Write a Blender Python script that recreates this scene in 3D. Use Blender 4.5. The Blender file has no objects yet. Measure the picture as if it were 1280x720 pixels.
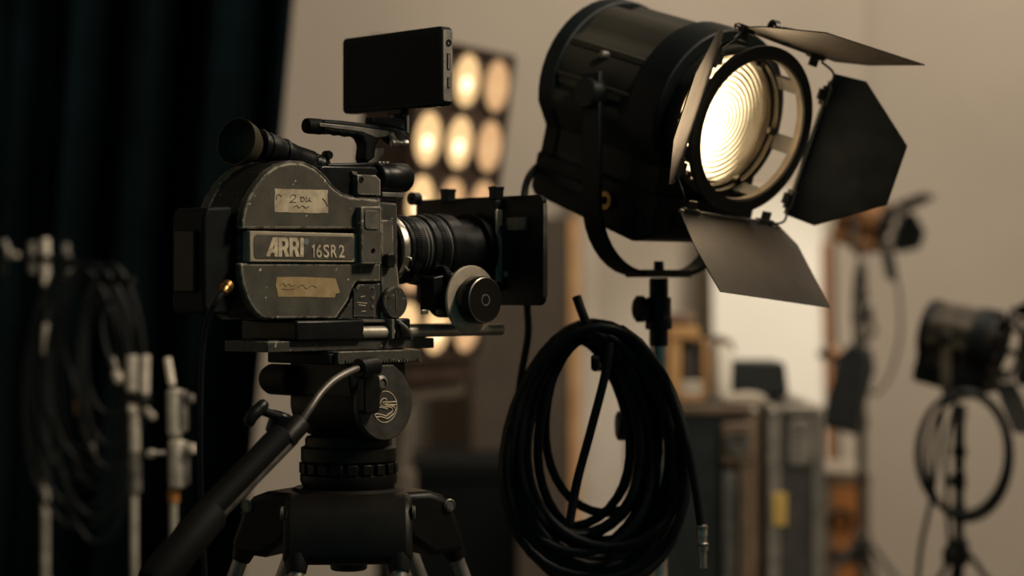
import bpy, bmesh, math, random
from mathutils import Vector, Matrix, Euler
random.seed(7)
PI = math.pi
C = bpy.context.scene.collection
SC = bpy.context.scene
FPX = 2560.0            # focal length in pixels of a 1280 wide frame
EYE = 1.40              # lens height above the floor

# ------------------------------------------------------------------ measuring
def ray(px, py):
    return Vector(((px - 640) / FPX, 1.0, -(py - 360) / FPX))

def W(px, py, Y):
    """world point that stands at depth Y"""
    d = ray(px, py) * Y
    return Vector((d.x, d.y, d.z + EYE))

class Frame:
    """a turned working frame (forward x, sideways y, up z)"""
    def __init__(s, o, yaw, pitch=0.0, roll=0.0):
        s.o = Vector(o)
        s.e = Euler((roll, pitch, yaw), 'XYZ')
        s.R = s.e.to_matrix()
    def hit(s, px, py, p, n):
        p = Vector(p); n = Vector(n)
        d = s.R.transposed() @ ray(px, py)
        c = s.R.transposed() @ (Vector((0, 0, EYE)) - s.o)
        t = n.dot(p - c) / n.dot(d)
        return c + d * t
    def side(s, px, py, y):
        return s.hit(px, py, (0, y, 0), (0, 1, 0))
    def back(s, px, py, x):
        return s.hit(px, py, (x, 0, 0), (1, 0, 0))

# ------------------------------------------------------------------ mesh kit
OFF = {}
def root_of(o):
    while o.parent is not None:
        o = o.parent
    return o

class MB:
    def __init__(s):
        s.bm = bmesh.new()
    def poly_prism(s, pts, f0, f1):
        """pts 2D outline, f0/f1 functions that lift the outline to its two faces"""
        a = [s.bm.verts.new(f0(p)) for p in pts]
        b = [s.bm.verts.new(f1(p)) for p in pts]
        n = len(pts)
        s.bm.faces.new(a); s.bm.faces.new(b[::-1])
        for i in range(n):
            j = (i + 1) % n
            s.bm.faces.new((a[j], a[i], b[i], b[j]))
        return s
    def xz(s, pts, y0, y1):
        return s.poly_prism(pts, lambda p: Vector((p[0], y0, p[1])), lambda p: Vector((p[0], y1, p[1])))
    def yz(s, pts, x0, x1):
        return s.poly_prism(pts, lambda p: Vector((x0, p[0], p[1])), lambda p: Vector((x1, p[0], p[1])))
    def xy(s, pts, z0, z1):
        return s.poly_prism(pts, lambda p: Vector((p[0], p[1], z0)), lambda p: Vector((p[0], p[1], z1)))
    def box(s, x0, x1, y0, y1, z0, z1):
        return s.xy([(x0, y0), (x1, y0), (x1, y1), (x0, y1)], z0, z1)
    def obox(s, c, size, R=None):
        R = R or Matrix.Identity(3)
        c = Vector(c); h = [v / 2 for v in size]
        pts = [(-h[0], -h[1]), (h[0], -h[1]), (h[0], h[1]), (-h[0], h[1])]
        return s.poly_prism(pts, lambda p: c + R @ Vector((p[0], p[1], -h[2])), lambda p: c + R @ Vector((p[0], p[1], h[2])))
    def bar(s, p0, p1, w, t, up=(0, 0, 1)):
        p0 = Vector(p0); p1 = Vector(p1); d = (p1 - p0).normalized()
        u = d.cross(Vector(up)).normalized(); v = u.cross(d)
        q = [(-w/2, -t/2), (w/2, -t/2), (w/2, t/2), (-w/2, t/2)]
        return s.poly_prism(q, lambda p: p0 + u*p[0] + v*p[1], lambda p: p1 + u*p[0] + v*p[1])
    def lathe(s, prof, o, ax, n=32, closed=False):
        """prof list of (radius, height along the axis)"""
        o = Vector(o); ax = Vector(ax).normalized()
        u = ax.orthogonal().normalized(); v = ax.cross(u)
        rings = []
        for r, h in prof:
            if r < 1e-6:
                rings.append([s.bm.verts.new(o + ax * h)])
            else:
                rings.append([s.bm.verts.new(o + ax*h + (u*math.cos(2*PI*k/n) + v*math.sin(2*PI*k/n))*r) for k in range(n)])
        m = len(rings)
        for i in range(m if closed else m - 1):
            a, b = rings[i], rings[(i + 1) % m]
            if len(a) == 1 and len(b) == 1: continue
            for k in range(n):
                l = (k + 1) % n
                if len(a) == 1: s.bm.faces.new((a[0], b[k], b[l]))
                elif len(b) == 1: s.bm.faces.new((a[k], b[0], a[l]))
                else: s.bm.faces.new((a[k], b[k], b[l], a[l]))
        return s
    def cyl(s, p0, p1, r0, r1=None, n=24):
        p0 = Vector(p0); p1 = Vector(p1); L = (p1 - p0).length
        r1 = r0 if r1 is None else r1
        return s.lathe([(0, 0), (r0, 0), (r1, L), (0, L)], p0, p1 - p0, n)
    def rod(s, p0, p1, r, e=0.002, n=24):
        """cylinder with eased ends"""
        p0 = Vector(p0); p1 = Vector(p1); L = (p1 - p0).length
        return s.lathe([(0, 0), (r-e, 0), (r, e), (r, L-e), (r-e, L), (0, L)], p0, p1 - p0, n)
    def gear(s, p0, p1, r, d, teeth, n_fill=0.5):
        p0 = Vector(p0); p1 = Vector(p1); ax = (p1 - p0).normalized()
        u = ax.orthogonal().normalized(); v = ax.cross(u)
        pts = []
        for k in range(teeth):
            for f, rr in ((0, r-d), (0.5-n_fill/2, r-d), (0.5-n_fill/2+.08, r), (0.5+n_fill/2, r)):
                a = 2*PI*(k+f)/teeth
                pts.append((rr*math.cos(a), rr*math.sin(a)))
        return s.poly_prism(pts, lambda p: p0 + u*p[0] + v*p[1], lambda p: p1 + u*p[0] + v*p[1])
    def ring(s, o, ax, ri, ro, t, n=48):
        return s.lathe([(ri, 0), (ro, 0), (ro, t), (ri, t)], o, ax, n, closed=True)
    def tube(s, path, r, n=10, closed=False):
        path = [Vector(p) for p in path]; m = len(path)
        rs = r if isinstance(r, (list, tuple)) else [r]*m
        rings = []; u = None
        for i, p in enumerate(path):
            a = path[i-1] if (i > 0 or closed) else p
            b = path[(i+1) % m] if (i < m-1 or closed) else p
            d = (b - a).normalized()
            if u is None: u = d.orthogonal().normalized()
            u = (u - d*u.dot(d)).normalized(); v = d.cross(u)
            rings.append([s.bm.verts.new(p + (u*math.cos(2*PI*k/n) + v*math.sin(2*PI*k/n))*rs[i]) for k in range(n)])
        for i in range(m if closed else m-1):
            a, b = rings[i], rings[(i+1) % m]
            for k in range(n):
                l = (k+1) % n
                s.bm.faces.new((a[k], a[l], b[l], b[k]))
        if not closed:
            s.bm.faces.new(rings[0][::-1]); s.bm.faces.new(rings[-1])
        return s
    def ball(s, c, r, sc=(1, 1, 1), n=20):
        M = Matrix.Translation(Vector(c)) @ Matrix.Diagonal((r*sc[0], r*sc[1], r*sc[2], 1))
        bmesh.ops.create_uvsphere(s.bm, u_segments=n, v_segments=n//2, radius=1, matrix=M)
        return s
    def mesh(s, mesh, M):
        b2 = bmesh.new(); b2.from_mesh(mesh); bmesh.ops.transform(b2, matrix=M, verts=b2.verts)
        tmp = bpy.data.meshes.new('tmp'); b2.to_mesh(tmp); b2.free()
        s.bm.from_mesh(tmp); bpy.data.meshes.remove(tmp)
        return s
    def build(s, name, mat, parent=None, bevel=0.0, seg=2, ang=35, smooth=True):
        bmesh.ops.recalc_face_normals(s.bm, faces=s.bm.faces)
        me = bpy.data.meshes.new(name)
        if parent is not None:
            o = OFF.get(root_of(parent).name)
            if o is not None: bmesh.ops.translate(s.bm, verts=s.bm.verts, vec=-o)
        s.bm.to_mesh(me); s.bm.free()
        if smooth:
            me.polygons.foreach_set('use_smooth', [True]*len(me.polygons))
            me.set_sharp_from_angle(angle=math.radians(ang))
        me.materials.append(mat)
        ob = bpy.data.objects.new(name, me); C.objects.link(ob)
        if parent is not None: ob.parent = parent
        if bevel > 0:
            m = ob.modifiers.new('edge', 'BEVEL'); m.width = bevel; m.segments = seg
            m.limit_method = 'ANGLE'; m.angle_limit = math.radians(40); m.harden_normals = False
        return ob

def tag(o, label, cat, group=None):
    o['label'] = label; o['category'] = cat
    if group: o['group'] = group
    return o
def thing(name, label, cat, loc=(0, 0, 0), frame=None, base=0.0, group=None):
    """Empty at the thing's base; its children are written in world axes (no frame) or in the frame's axes"""
    e = bpy.data.objects.new(name, None); C.objects.link(e); e.empty_display_size = 0.1
    if frame is None:
        e.location = loc; OFF[e.name] = Vector(loc)
    else:
        off = Vector(loc); e.location = frame.o + frame.R @ off; e.rotation_euler = frame.e; OFF[e.name] = off
    return tag(e, label, cat, group)
def structure(o):
    o['kind'] = 'structure'; return o

def smoothpath(pts, n=8):
    """Catmull-Rom through the points"""
    P = [Vector(p) for p in pts]; P = [P[0]*2 - P[1]] + P + [P[-1]*2 - P[-2]]
    out = []
    for i in range(1, len(P)-2):
        for k in range(n):
            t = k/n
            a, b, c, d = P[i-1], P[i], P[i+1], P[i+2]
            out.append(0.5*((2*b) + (c-a)*t + (2*a-5*b+4*c-d)*t*t + (3*b-a-3*c+d)*t**3))
    out.append(P[-2]); return out
def arc(cx, cz, r, a0, a1, n=10, rz=None):
    rz = rz or r
    return [(cx + r*math.cos(math.radians(a0+(a1-a0)*k/n)), cz + rz*math.sin(math.radians(a0+(a1-a0)*k/n))) for k in range(n+1)]
def rrect(x0, x1, z0, z1, r, n=4):
    return arc(x1-r, z1-r, r, 0, 90, n) + arc(x0+r, z1-r, r, 90, 180, n) + arc(x0+r, z0+r, r, 180, 270, n) + arc(x1-r, z0+r, r, 270, 360, n)

def curve_mesh(contours, depth):
    """filled 2D outlines with holes -> mesh in the xy plane"""
    cu = bpy.data.curves.new('c', 'CURVE'); cu.dimensions = '2D'; cu.fill_mode = 'BOTH'; cu.extrude = depth
    for c in contours:
        sp = cu.splines.new('POLY'); sp.points.add(len(c)-1); sp.use_cyclic_u = True
        for p, q in zip(sp.points, c): p.co = (q[0], q[1], 0, 1)
    ob = bpy.data.objects.new('c', cu); C.objects.link(ob)
    me = bpy.data.meshes.new_from_object(ob.evaluated_get(bpy.context.evaluated_depsgraph_get()))
    bpy.data.objects.remove(ob); bpy.data.curves.remove(cu)
    return me
def text_mesh(txt, size, depth, bold=0.0, spacing=1.0):
    cu = bpy.data.curves.new('t', 'FONT'); cu.body = txt; cu.size = size; cu.extrude = depth; cu.offset = bold
    cu.space_character = spacing
    ob = bpy.data.objects.new('t', cu); C.objects.link(ob)
    bpy.context.view_layer.update()
    me = bpy.data.meshes.new_from_object(ob.evaluated_get(bpy.context.evaluated_depsgraph_get()))
    bpy.data.objects.remove(ob); bpy.data.curves.remove(cu)
    return me

def frame_prism(m, outer, inner, x0, x1):
    n = len(outer); vs = []
    for pts, x in ((outer, x0), (inner, x0), (outer, x1), (inner, x1)): vs.append([m.bm.verts.new((x, p[0], p[1])) for p in pts])
    for i in range(n):
        j = (i+1) % n
        m.bm.faces.new((vs[0][i], vs[0][j], vs[1][j], vs[1][i])); m.bm.faces.new((vs[2][i], vs[3][i], vs[3][j], vs[2][j]))
        m.bm.faces.new((vs[0][i], vs[2][i], vs[2][j], vs[0][j])); m.bm.faces.new((vs[1][i], vs[1][j], vs[3][j], vs[3][i]))

# ------------------------------------------------------------------ materials
def mat(name, col, rough=0.5, metal=0.0, spec=0.5, noise=0.0, nscale=20.0, bump=0.0, bscale=60.0, emit=None, estr=0.0, col2=None, sheen=0.0):
    m = bpy.data.materials.new(name); m.use_nodes = True
    nt = m.node_tree; b = nt.nodes['Principled BSDF']
    b.inputs['Base Color'].default_value = (*col, 1); b.inputs['Roughness'].default_value = rough
    b.inputs['Metallic'].default_value = metal; b.inputs['Specular IOR Level'].default_value = spec
    if sheen: b.inputs['Sheen Weight'].default_value = sheen
    if emit: b.inputs['Emission Color'].default_value = (*emit, 1); b.inputs['Emission Strength'].default_value = estr
    tc = nt.nodes.new('ShaderNodeTexCoord')
    if noise > 0 or col2:
        n = nt.nodes.new('ShaderNodeTexNoise'); n.inputs['Scale'].default_value = nscale; n.inputs['Detail'].default_value = 6
        nt.links.new(tc.outputs['Object'], n.inputs['Vector'])
        r = nt.nodes.new('ShaderNodeValToRGB'); c2 = col2 or tuple(min(1, c*(1+noise)) for c in col); c1 = col if col2 else tuple(c*(1-noise) for c in col)
        r.color_ramp.elements[0].position = .35; r.color_ramp.elements[1].position = .65
        r.color_ramp.elements[0].color = (*c1, 1); r.color_ramp.elements[1].color = (*c2, 1)
        nt.links.new(n.outputs['Fac'], r.inputs['Fac']); nt.links.new(r.outputs['Color'], b.inputs['Base Color'])
        mr = nt.nodes.new('ShaderNodeMapRange'); mr.inputs['To Min'].default_value = max(.05, rough-.12); mr.inputs['To Max'].default_value = min(1, rough+.12)
        nt.links.new(n.outputs['Fac'], mr.inputs['Value']); nt.links.new(mr.outputs['Result'], b.inputs['Roughness'])
    if bump > 0:
        n2 = nt.nodes.new('ShaderNodeTexNoise'); n2.inputs['Scale'].default_value = bscale; n2.inputs['Detail'].default_value = 4
        nt.links.new(tc.outputs['Object'], n2.inputs['Vector'])
        bp = nt.nodes.new('ShaderNodeBump'); bp.inputs['Strength'].default_value = bump; bp.inputs['Distance'].default_value = .002
        nt.links.new(n2.outputs['Fac'], bp.inputs['Height']); nt.links.new(bp.outputs['Normal'], b.inputs['Normal'])
    return m

def worn(name, col, chip, amount=0.5, width=0.0045, rough=0.55, scale=90, chips=.70):
    """painted metal whose edges and a few spots are rubbed through to bare metal"""
    m = mat(name, col, rough, 0.0, 0.3, bump=.25, bscale=500)
    nt = m.node_tree; b = nt.nodes['Principled BSDF']
    bev = nt.nodes.new('ShaderNodeBevel'); bev.inputs['Radius'].default_value = width; bev.samples = 6
    geo = nt.nodes.new('ShaderNodeNewGeometry')
    dot = nt.nodes.new('ShaderNodeVectorMath'); dot.operation = 'DOT_PRODUCT'
    nt.links.new(bev.outputs['Normal'], dot.inputs[0]); nt.links.new(geo.outputs['True Normal'], dot.inputs[1])
    edge = nt.nodes.new('ShaderNodeMapRange'); edge.inputs['From Min'].default_value = .995; edge.inputs['From Max'].default_value = .93
    nt.links.new(dot.outputs['Value'], edge.inputs['Value'])
    tc = nt.nodes.new('ShaderNodeTexCoord')
    n = nt.nodes.new('ShaderNodeTexNoise'); n.inputs['Scale'].default_value = scale; n.inputs['Detail'].default_value = 5; n.inputs['Roughness'].default_value = .65
    nt.links.new(tc.outputs['Object'], n.inputs['Vector'])
    nr = nt.nodes.new('ShaderNodeMapRange'); nr.inputs['From Min'].default_value = .50 - .1*amount; nr.inputs['From Max'].default_value = .53
    nt.links.new(n.outputs['Fac'], nr.inputs['Value'])
    mul = nt.nodes.new('ShaderNodeMath'); mul.operation = 'MULTIPLY'
    nt.links.new(edge.outputs['Result'], mul.inputs[0]); nt.links.new(nr.outputs['Result'], mul.inputs[1])
    # scattered chips
    n3 = nt.nodes.new('ShaderNodeTexNoise'); n3.inputs['Scale'].default_value = scale*1.2; n3.inputs['Detail'].default_value = 3
    nt.links.new(tc.outputs['Object'], n3.inputs['Vector'])
    n3r = nt.nodes.new('ShaderNodeMapRange'); n3r.inputs['From Min'].default_value = chips; n3r.inputs['From Max'].default_value = chips + .02
    nt.links.new(n3.outputs['Fac'], n3r.inputs['Value'])
    mx = nt.nodes.new('ShaderNodeMath'); mx.operation = 'MAXIMUM'
    nt.links.new(mul.outputs[0], mx.inputs[0]); nt.links.new(n3r.outputs['Result'], mx.inputs[1])
    # mottled paint
    n4 = nt.nodes.new('ShaderNodeTexNoise'); n4.inputs['Scale'].default_value = 35; n4.inputs['Detail'].default_value = 8
    nt.links.new(tc.outputs['Object'], n4.inputs['Vector'])
    base = nt.nodes.new('ShaderNodeValToRGB'); base.color_ramp.elements[0].position = .3; base.color_ramp.elements[1].position = .7
    base.color_ramp.elements[0].color = (*[c*.72 for c in col], 1); base.color_ramp.elements[1].color = (*[c*1.3 for c in col], 1)
    nt.links.new(n4.outputs['Fac'], base.inputs['Fac'])
    mixc = nt.nodes.new('ShaderNodeMix'); mixc.data_type = 'RGBA'
    nt.links.new(mx.outputs[0], mixc.inputs['Factor']); nt.links.new(base.outputs['Color'], mixc.inputs[6]); mixc.inputs[7].default_value = (*chip, 1)
    nt.links.new(mixc.outputs[2], b.inputs['Base Color'])
    return m

M = {}
M['black_metal'] = mat('black_metal', (.0045, .0062, .0068), .36, 0, .32, noise=.4, nscale=40, bump=.08, bscale=400)
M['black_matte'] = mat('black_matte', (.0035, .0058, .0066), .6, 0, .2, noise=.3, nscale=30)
M['black_gloss'] = mat('black_gloss', (.004, .0042, .0045), .25, 0, .4)
M['screen'] = mat('screen_black', (.0012, .0026, .0030), .4, 0, .12)
M['rubber'] = mat('rubber', (.005, .0055, .0055), .65, 0, .14, bump=.15, bscale=300)
M['cable'] = mat('cable_rubber', (.0035, .0055, .0065), .5, 0, .28, noise=.3, nscale=25)
M['mag'] = worn('magazine_paint', (.088, .083, .066), (.72, .64, .50), .7, rough=.5)
M['mag_dark'] = worn('magazine_dark', (.010, .010, .009), (.30, .27, .22), .5, .003)
M['grey_part'] = worn('grey_housing', (.095, .089, .073), (.70, .62, .50), .5, .003)
M['body_dark'] = worn('body_dark', (.045, .043, .037), (.32, .29, .24), .3, .0026)
M['plate'] = worn('badge_rim', (.40, .34, .25), (.66, .58, .46), .6, .0024)
M['plate_in'] = mat('badge_field', (.085, .075, .058), .55, noise=.3, nscale=60)
M['letter'] = mat('badge_letter', (.62, .52, .37), .6, noise=.25, nscale=120)
M['reg'] = mat('badge_dot', (.20, .21, .21), .5)
M['tape_white'] = mat('tape_white', (.70, .59, .43), .8, noise=.0, nscale=70, col2=(.42, .34, .23))
M['tape_tan'] = mat('tape_tan', (.48, .35, .175), .8, nscale=60, col2=(.34, .245, .12))
M['ink'] = mat('ink', (.13, .10, .07), .8)
M['silver'] = mat('silver_metal', (.72, .68, .60), .30, 1.0, noise=.25, nscale=50)
M['steel'] = mat('steel', (.55, .52, .47), .38, 1.0, noise=.3, nscale=30)
M['dull_steel'] = mat('dull_steel', (.20, .19, .175), .5, .8, noise=.3, nscale=40)
M['alu_grey'] = mat('grey_alloy', (.17, .16, .14), .45, .35, noise=.25, nscale=60, bump=.1, bscale=300)
M['disc_grey'] = mat('disc_grey', (.50, .43, .34), .5, .2, noise=.2, nscale=50)
M['rod_metal'] = mat('rod_metal', (.60, .55, .47), .35, .6, noise=.2, nscale=40)
M['side_grey'] = mat('side_grey', (.055, .054, .048), .5, .2, noise=.25, nscale=60)
M['plate_worn'] = worn('worn_plate', (.062, .058, .050), (.42, .38, .31), .6, .0016, rough=.45)
M['tripod_black'] = mat('tripod_black', (.0045, .0045, .0045), .45, 0, .28, nscale=14, col2=(.0075, .0062, .005), bump=.12, bscale=300)
M['leg_tube'] = mat('leg_tube', (.34, .32, .29), .42, .7, noise=.2, nscale=50)
M['brass'] = mat('brass', (.45, .27, .10), .35, 1.0, noise=.2, nscale=40)
M['lamp_black'] = mat('lamp_black', (.0050, .0085, .0100), .5, 0, .25, noise=.2, nscale=8)
M['lamp_fin'] = mat('lamp_fin', (.036, .034, .028), .55, 0, .25, noise=.12, nscale=6)
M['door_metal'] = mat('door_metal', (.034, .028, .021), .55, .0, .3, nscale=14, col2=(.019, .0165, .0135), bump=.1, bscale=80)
M['ring_metal'] = mat('ring_metal', (.030, .029, .027), .5, .2, .4, noise=.3, nscale=30)
M['holder'] = mat('holder_metal', (.040, .031, .021), .4, .5, noise=.4, nscale=30)
M['chrome'] = mat('chrome', (.66, .62, .56), .22, 1.0)
M['bank_brown'] = mat('bank_brown', (.060, .036, .025), .6, .2, noise=.3, nscale=12)
M['bank_stand'] = mat('bank_stand', (.20, .17, .135), .5, .5, noise=.2)
M['wood'] = mat('orange_wood', (.42, .165, .042), .55, nscale=8, col2=(.32, .12, .030))
M['wood_pale'] = mat('pale_wood', (.62, .36, .15), .55, nscale=10, col2=(.50, .27, .105))
M['brown_flat'] = mat('brown_flat', (.080, .060, .043), .8, nscale=6, col2=(.064, .048, .034))
M['cream'] = mat('cream_board', (.86, .82, .72), .8, noise=.02, nscale=4)
M['pale'] = mat('pale_paint', (.52, .46, .38), .6, noise=.08, nscale=6)
M['case_grey'] = mat('case_grey', (.060, .058, .054), .6, noise=.15, nscale=20)
M['trunk_black'] = mat('trunk_black', (.003, .0045, .0048), .75, 0, .15)
M['case_black'] = mat('case_black', (.009, .013, .014), .6, noise=.2, nscale=20)
M['case_alu'] = mat('case_alu', (.40, .36, .31), .45, .6, noise=.15, nscale=20)
M['case_wood'] = mat('case_edge', (.16, .11, .072), .6, noise=.2, nscale=20)
M['yellow'] = mat('yellow_tag', (.62, .42, .11), .6, noise=.1)
M['amber'] = mat('amber_paint', (.25, .125, .052), .4, .3, noise=.25, nscale=30)
M['orange_band'] = mat('orange_band', (.42, .17, .04), .5)
M['olive'] = mat('eyecup_rubber', (.040, .033, .016), .6, bump=.1)
M['dark_olive'] = mat('small_lamp_shell', (.055, .046, .032), .5, .2, noise=.4, nscale=20)
M['alu_pale'] = mat('alu_pale', (.52, .48, .41), .42, .4, noise=.15, nscale=40)
M['dark_stand'] = mat('dark_stand', (.055, .050, .042), .5, .3, noise=.2, nscale=20)
M['cable_grey'] = mat('cable_grey', (.0040, .0065, .0072), .45, 0, .3)
M['bare_alloy'] = mat('bare_alloy', (.74, .68, .58), .4, .35, noise=.15, nscale=40)
M['floor'] = mat('floor_paint', (.045, .042, .038), .55, noise=.25, nscale=3)

def plaster():
    m = mat('plaster', (.56, .50, .42), .9, 0, .2, nscale=1.3, col2=(.50, .445, .372), bump=.15, bscale=120)
    return m
M['wall'] = plaster()
M['ceil'] = mat('ceiling_paint', (.30, .28, .25), .9)
def drape():
    m = mat('black_velvet', (.0022, .0058, .0070), 1.0, 0, .03, noise=.35, nscale=5, bump=.2, bscale=300)
    return m
M['drape'] = drape()

def lens_mat():
    m = bpy.data.materials.new('frosted_step_lens'); m.use_nodes = True; nt = m.node_tree
    nt.nodes.remove(nt.nodes['Principled BSDF']); out = nt.nodes['Material Output']
    tr = nt.nodes.new('ShaderNodeBsdfTranslucent'); tr.inputs['Color'].default_value = (1, .93, .80, 1)
    gl = nt.nodes.new('ShaderNodeBsdfGlossy'); gl.inputs['Roughness'].default_value = .2; gl.inputs['Color'].default_value = (1, .95, .85, 1)
    mx = nt.nodes.new('ShaderNodeMixShader'); mx.inputs[0].default_value = .06
    nt.links.new(tr.outputs[0], mx.inputs[1]); nt.links.new(gl.outputs[0], mx.inputs[2]); nt.links.new(mx.outputs[0], out.inputs['Surface'])
    return m
M['step_lens'] = lens_mat()
def emitter(name, col, s):
    m = bpy.data.materials.new(name); m.use_nodes = True; nt = m.node_tree
    nt.nodes.remove(nt.nodes['Principled BSDF'])
    e = nt.nodes.new('ShaderNodeEmission'); e.inputs['Color'].default_value = (*col, 1); e.inputs['Strength'].default_value = s
    nt.links.new(e.outputs[0], nt.nodes['Material Output'].inputs['Surface'])
    return m
M['bank_glow'] = emitter('bank_lamp_glow', (1.0, .63, .29), 1.15)
M['bank_glow_dim'] = emitter('bank_lamp_glow_dimmed', (1.0, .57, .27), .80)
M['bank_hot'] = emitter('bank_lamp_filament', (1.0, .82, .50), 2.4)
M['bank_hot_dim'] = emitter('bank_filament_dimmed', (1.0, .62, .30), .85)
M['bulb'] = emitter('tungsten_bulb', (1.0, .85, .6), 6.0)

# ================================================================== THE ROOM
XL, XR, YB, ZC = -3.4, 3.6, 7.2, 4.3
structure(MB().box(XL, XR, -1.0, YB, -.1, 0).build('floor', M['floor']))
structure(MB().box(XL, XR, 1.2, YB, ZC, ZC+.1).build('ceiling', M['ceil']))
structure(MB().box(XL-.1, XL, -1.0, YB+.1, 0, ZC).build('wall_left', M['wall']))
structure(MB().box(XR, XR+.1, -1.0, YB+.1, 0, ZC).build('wall_right', M['wall']))
xc = W(1080, 360, YB).x
structure(MB().box(XL, XR, YB, YB+.1, 0, ZC).build('wall_back', M['wall']))
structure(MB().xy([(xc, YB), (xc+.05, YB-.03), (XR, YB-.03), (XR, YB)], 0, ZC).build('trim_1', M['wall']))

# black drape: gathered cloth with real folds; its free edge hangs askew
def make_drape():
    m = MB(); Yd = 5.35; z0, z1 = .02, ZC-.25
    t = .012
    def edge(z):
        a = W(368, 0, Yd); b = W(304, 720, Yd)
        k = (z - b.z) / (a.z - b.z); return b.x + (a.x - b.x)*k
    nx, nz = 220, 14
    fr, bk = [], []
    for j in range(nz+1):
        z = z0 + (z1-z0)*j/nz
        rf, rb = [], []
        for i in range(nx+1):
            s = i/nx
            x = XL+.06 + (edge(z) - XL - .06)*s
            ph = s*46 + .5*math.sin(s*9)
            y = Yd + (.045+.02*math.sin(s*23))*math.sin(ph*2) + .012*math.sin(ph*5+z*1.2)
            rf.append(m.bm.verts.new((x, y-t/2, z))); rb.append(m.bm.verts.new((x, y+t/2, z)))
        fr.append(rf); bk.append(rb)
    for j in range(nz):
        for i in range(nx):
            m.bm.faces.new((fr[j][i], fr[j][i+1], fr[j+1][i+1], fr[j+1][i]))
            m.bm.faces.new((bk[j][i+1], bk[j][i], bk[j+1][i], bk[j+1][i+1]))
        m.bm.faces.new((fr[j][nx], bk[j][nx], bk[j+1][nx], fr[j+1][nx]))
        m.bm.faces.new((bk[j][0], fr[j][0], fr[j+1][0], bk[j+1][0]))
    for i in range(nx):
        m.bm.faces.new((fr[nz][i], fr[nz][i+1], bk[nz][i+1], bk[nz][i]))
        m.bm.faces.new((bk[0][i], bk[0][i+1], fr[0][i+1], fr[0][i]))
    o = m.build('drape_curtain', M['drape'], ang=60)
    tag(o, 'tall black cloth drape hanging in folds behind the film camera', 'curtain')
    r = MB().rod((XL+.05, Yd, ZC-.22), (-.5, Yd, ZC-.22), .02)
    for x in (-3.0, -2.0, -1.0): r.cyl((x, Yd, ZC-.2), (x, Yd, ZC), .008)
    structure(r.build('trim_2', M['black_metal']))
make_drape()

# ================================================================== FILM CAMERA
FC = Frame((-.26, 2.56, EYE), math.radians(45))
S = FC.side
def out(pts, y): return [(S(px, py, y).x, S(px, py, y).z) for px, py in pts]

PLATE_TOP = -.066; PLATE_BOT = -.0795
cam = thing('film_camera', 'worn grey film camera with a white badge, seen from behind its lens, on a tripod', 'film camera', (.11, .05, PLATE_BOT), FC)

# --- magazine (upper lobe, lower lobe, dark core)
core = [(299, 290), (300, 262), (306, 246), (316, 229), (329, 214), (345, 204), (362, 200), (380, 201), (396, 208), (408, 219), (418, 232), (428, 240),
        (446, 246), (478, 247), (480, 399), (328, 400), (314, 388), (304, 368), (299, 345)]
mag = MB().xz(out(core, .012), .012, .092).build('magazine', M['mag_dark'], cam, .004, 3)
upper = [(303, 286), (304, 270), (309, 251), (319, 233), (332, 217), (347, 207), (363, 203.5), (379, 204.5), (393, 211), (405, 221.5), (415, 234), (425, 242),
         (438, 246.5), (449, 248), (476, 250), (477, 286)]
MB().xz(out(upper, 0), 0, .0125).build('upper_cover', M['mag'], mag, .0022, 3)
lower = [(301, 329), (476, 329), (476, 352), (446, 352), (440, 362), (436, 375), (420, 398.5), (334, 398.5), (326, 396), (317, 387), (309, 372), (304, 356), (301.5, 342)]
MB().xz(out(lower, 0), 0, .0125).build('lower_cover', M['mag'], mag, .0022, 3)
# far rim that shows past the rear edge
rim = [(p[0]-1.5, p[1]) for p in core]
MB().xz(out(rim, .012), .074, .094).build('far_cover', M['mag'], mag, .003, 3)
# latch recess of the lower cover
MB().xz(out([(424, 399), (438, 378), (443, 364), (449, 354), (477, 354), (477, 399)], .004), .004, .0125).build('latch_corner', M['body_dark'], mag, .0015)
pan = MB().xz(out([(442, 362), (451, 355.5), (469, 355.5), (469, 396), (442, 396)], .0025), .0022, .006).build('latch_panel', M['body_dark'], mag, .001)
c = MB()
for px, py in ((446, 360), (466, 359), (465.5, 372), (465.5, 383)):
    q = S(px, py, .002); c.lathe([(0, 0), (.0022, 0), (.0022, .0015), (.0012, .0015), (.0012, .0006), (0, .0006)], (q.x, .0024, q.z), (0, -1, 0), 14)
c.build('panel_screw', M['steel'], pan)
c = MB()
for (x0, y0, x1, y1) in ((451, 371, 456, 370), (446, 378, 459, 379), (448, 381, 457, 382), (452, 389, 457, 389)):
    a = S(x0, y0, .0018); b = S(x1, y1, .0018)
    c.bar((a.x, .0020, a.z), (b.x, .0020, b.z), .0006, .0011)
c.build('panel_marking', M['letter'], pan)
# badge
bd = MB().xz(out([(312.5, 288.5), (446.5, 292), (446.5, 328), (312.5, 327.5)], -.003), -.003, .0125).build('badge', M['plate'], mag, .0012)
f = [S(316.5, 291, -.0036), S(443.5, 325.5, -.0036)]
zr = lambda x, a, b: a + (b-a)*(x-f[0].x)/(f[1].x-f[0].x)
fld = rrect(f[0].x+.001, f[1].x-.0005, f[1].z+.0003, f[0].z-.0018, .006)
MB().xz(fld, -.0036, -.002).build('badge_field', M['plate_in'], bd, .0005)
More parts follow.
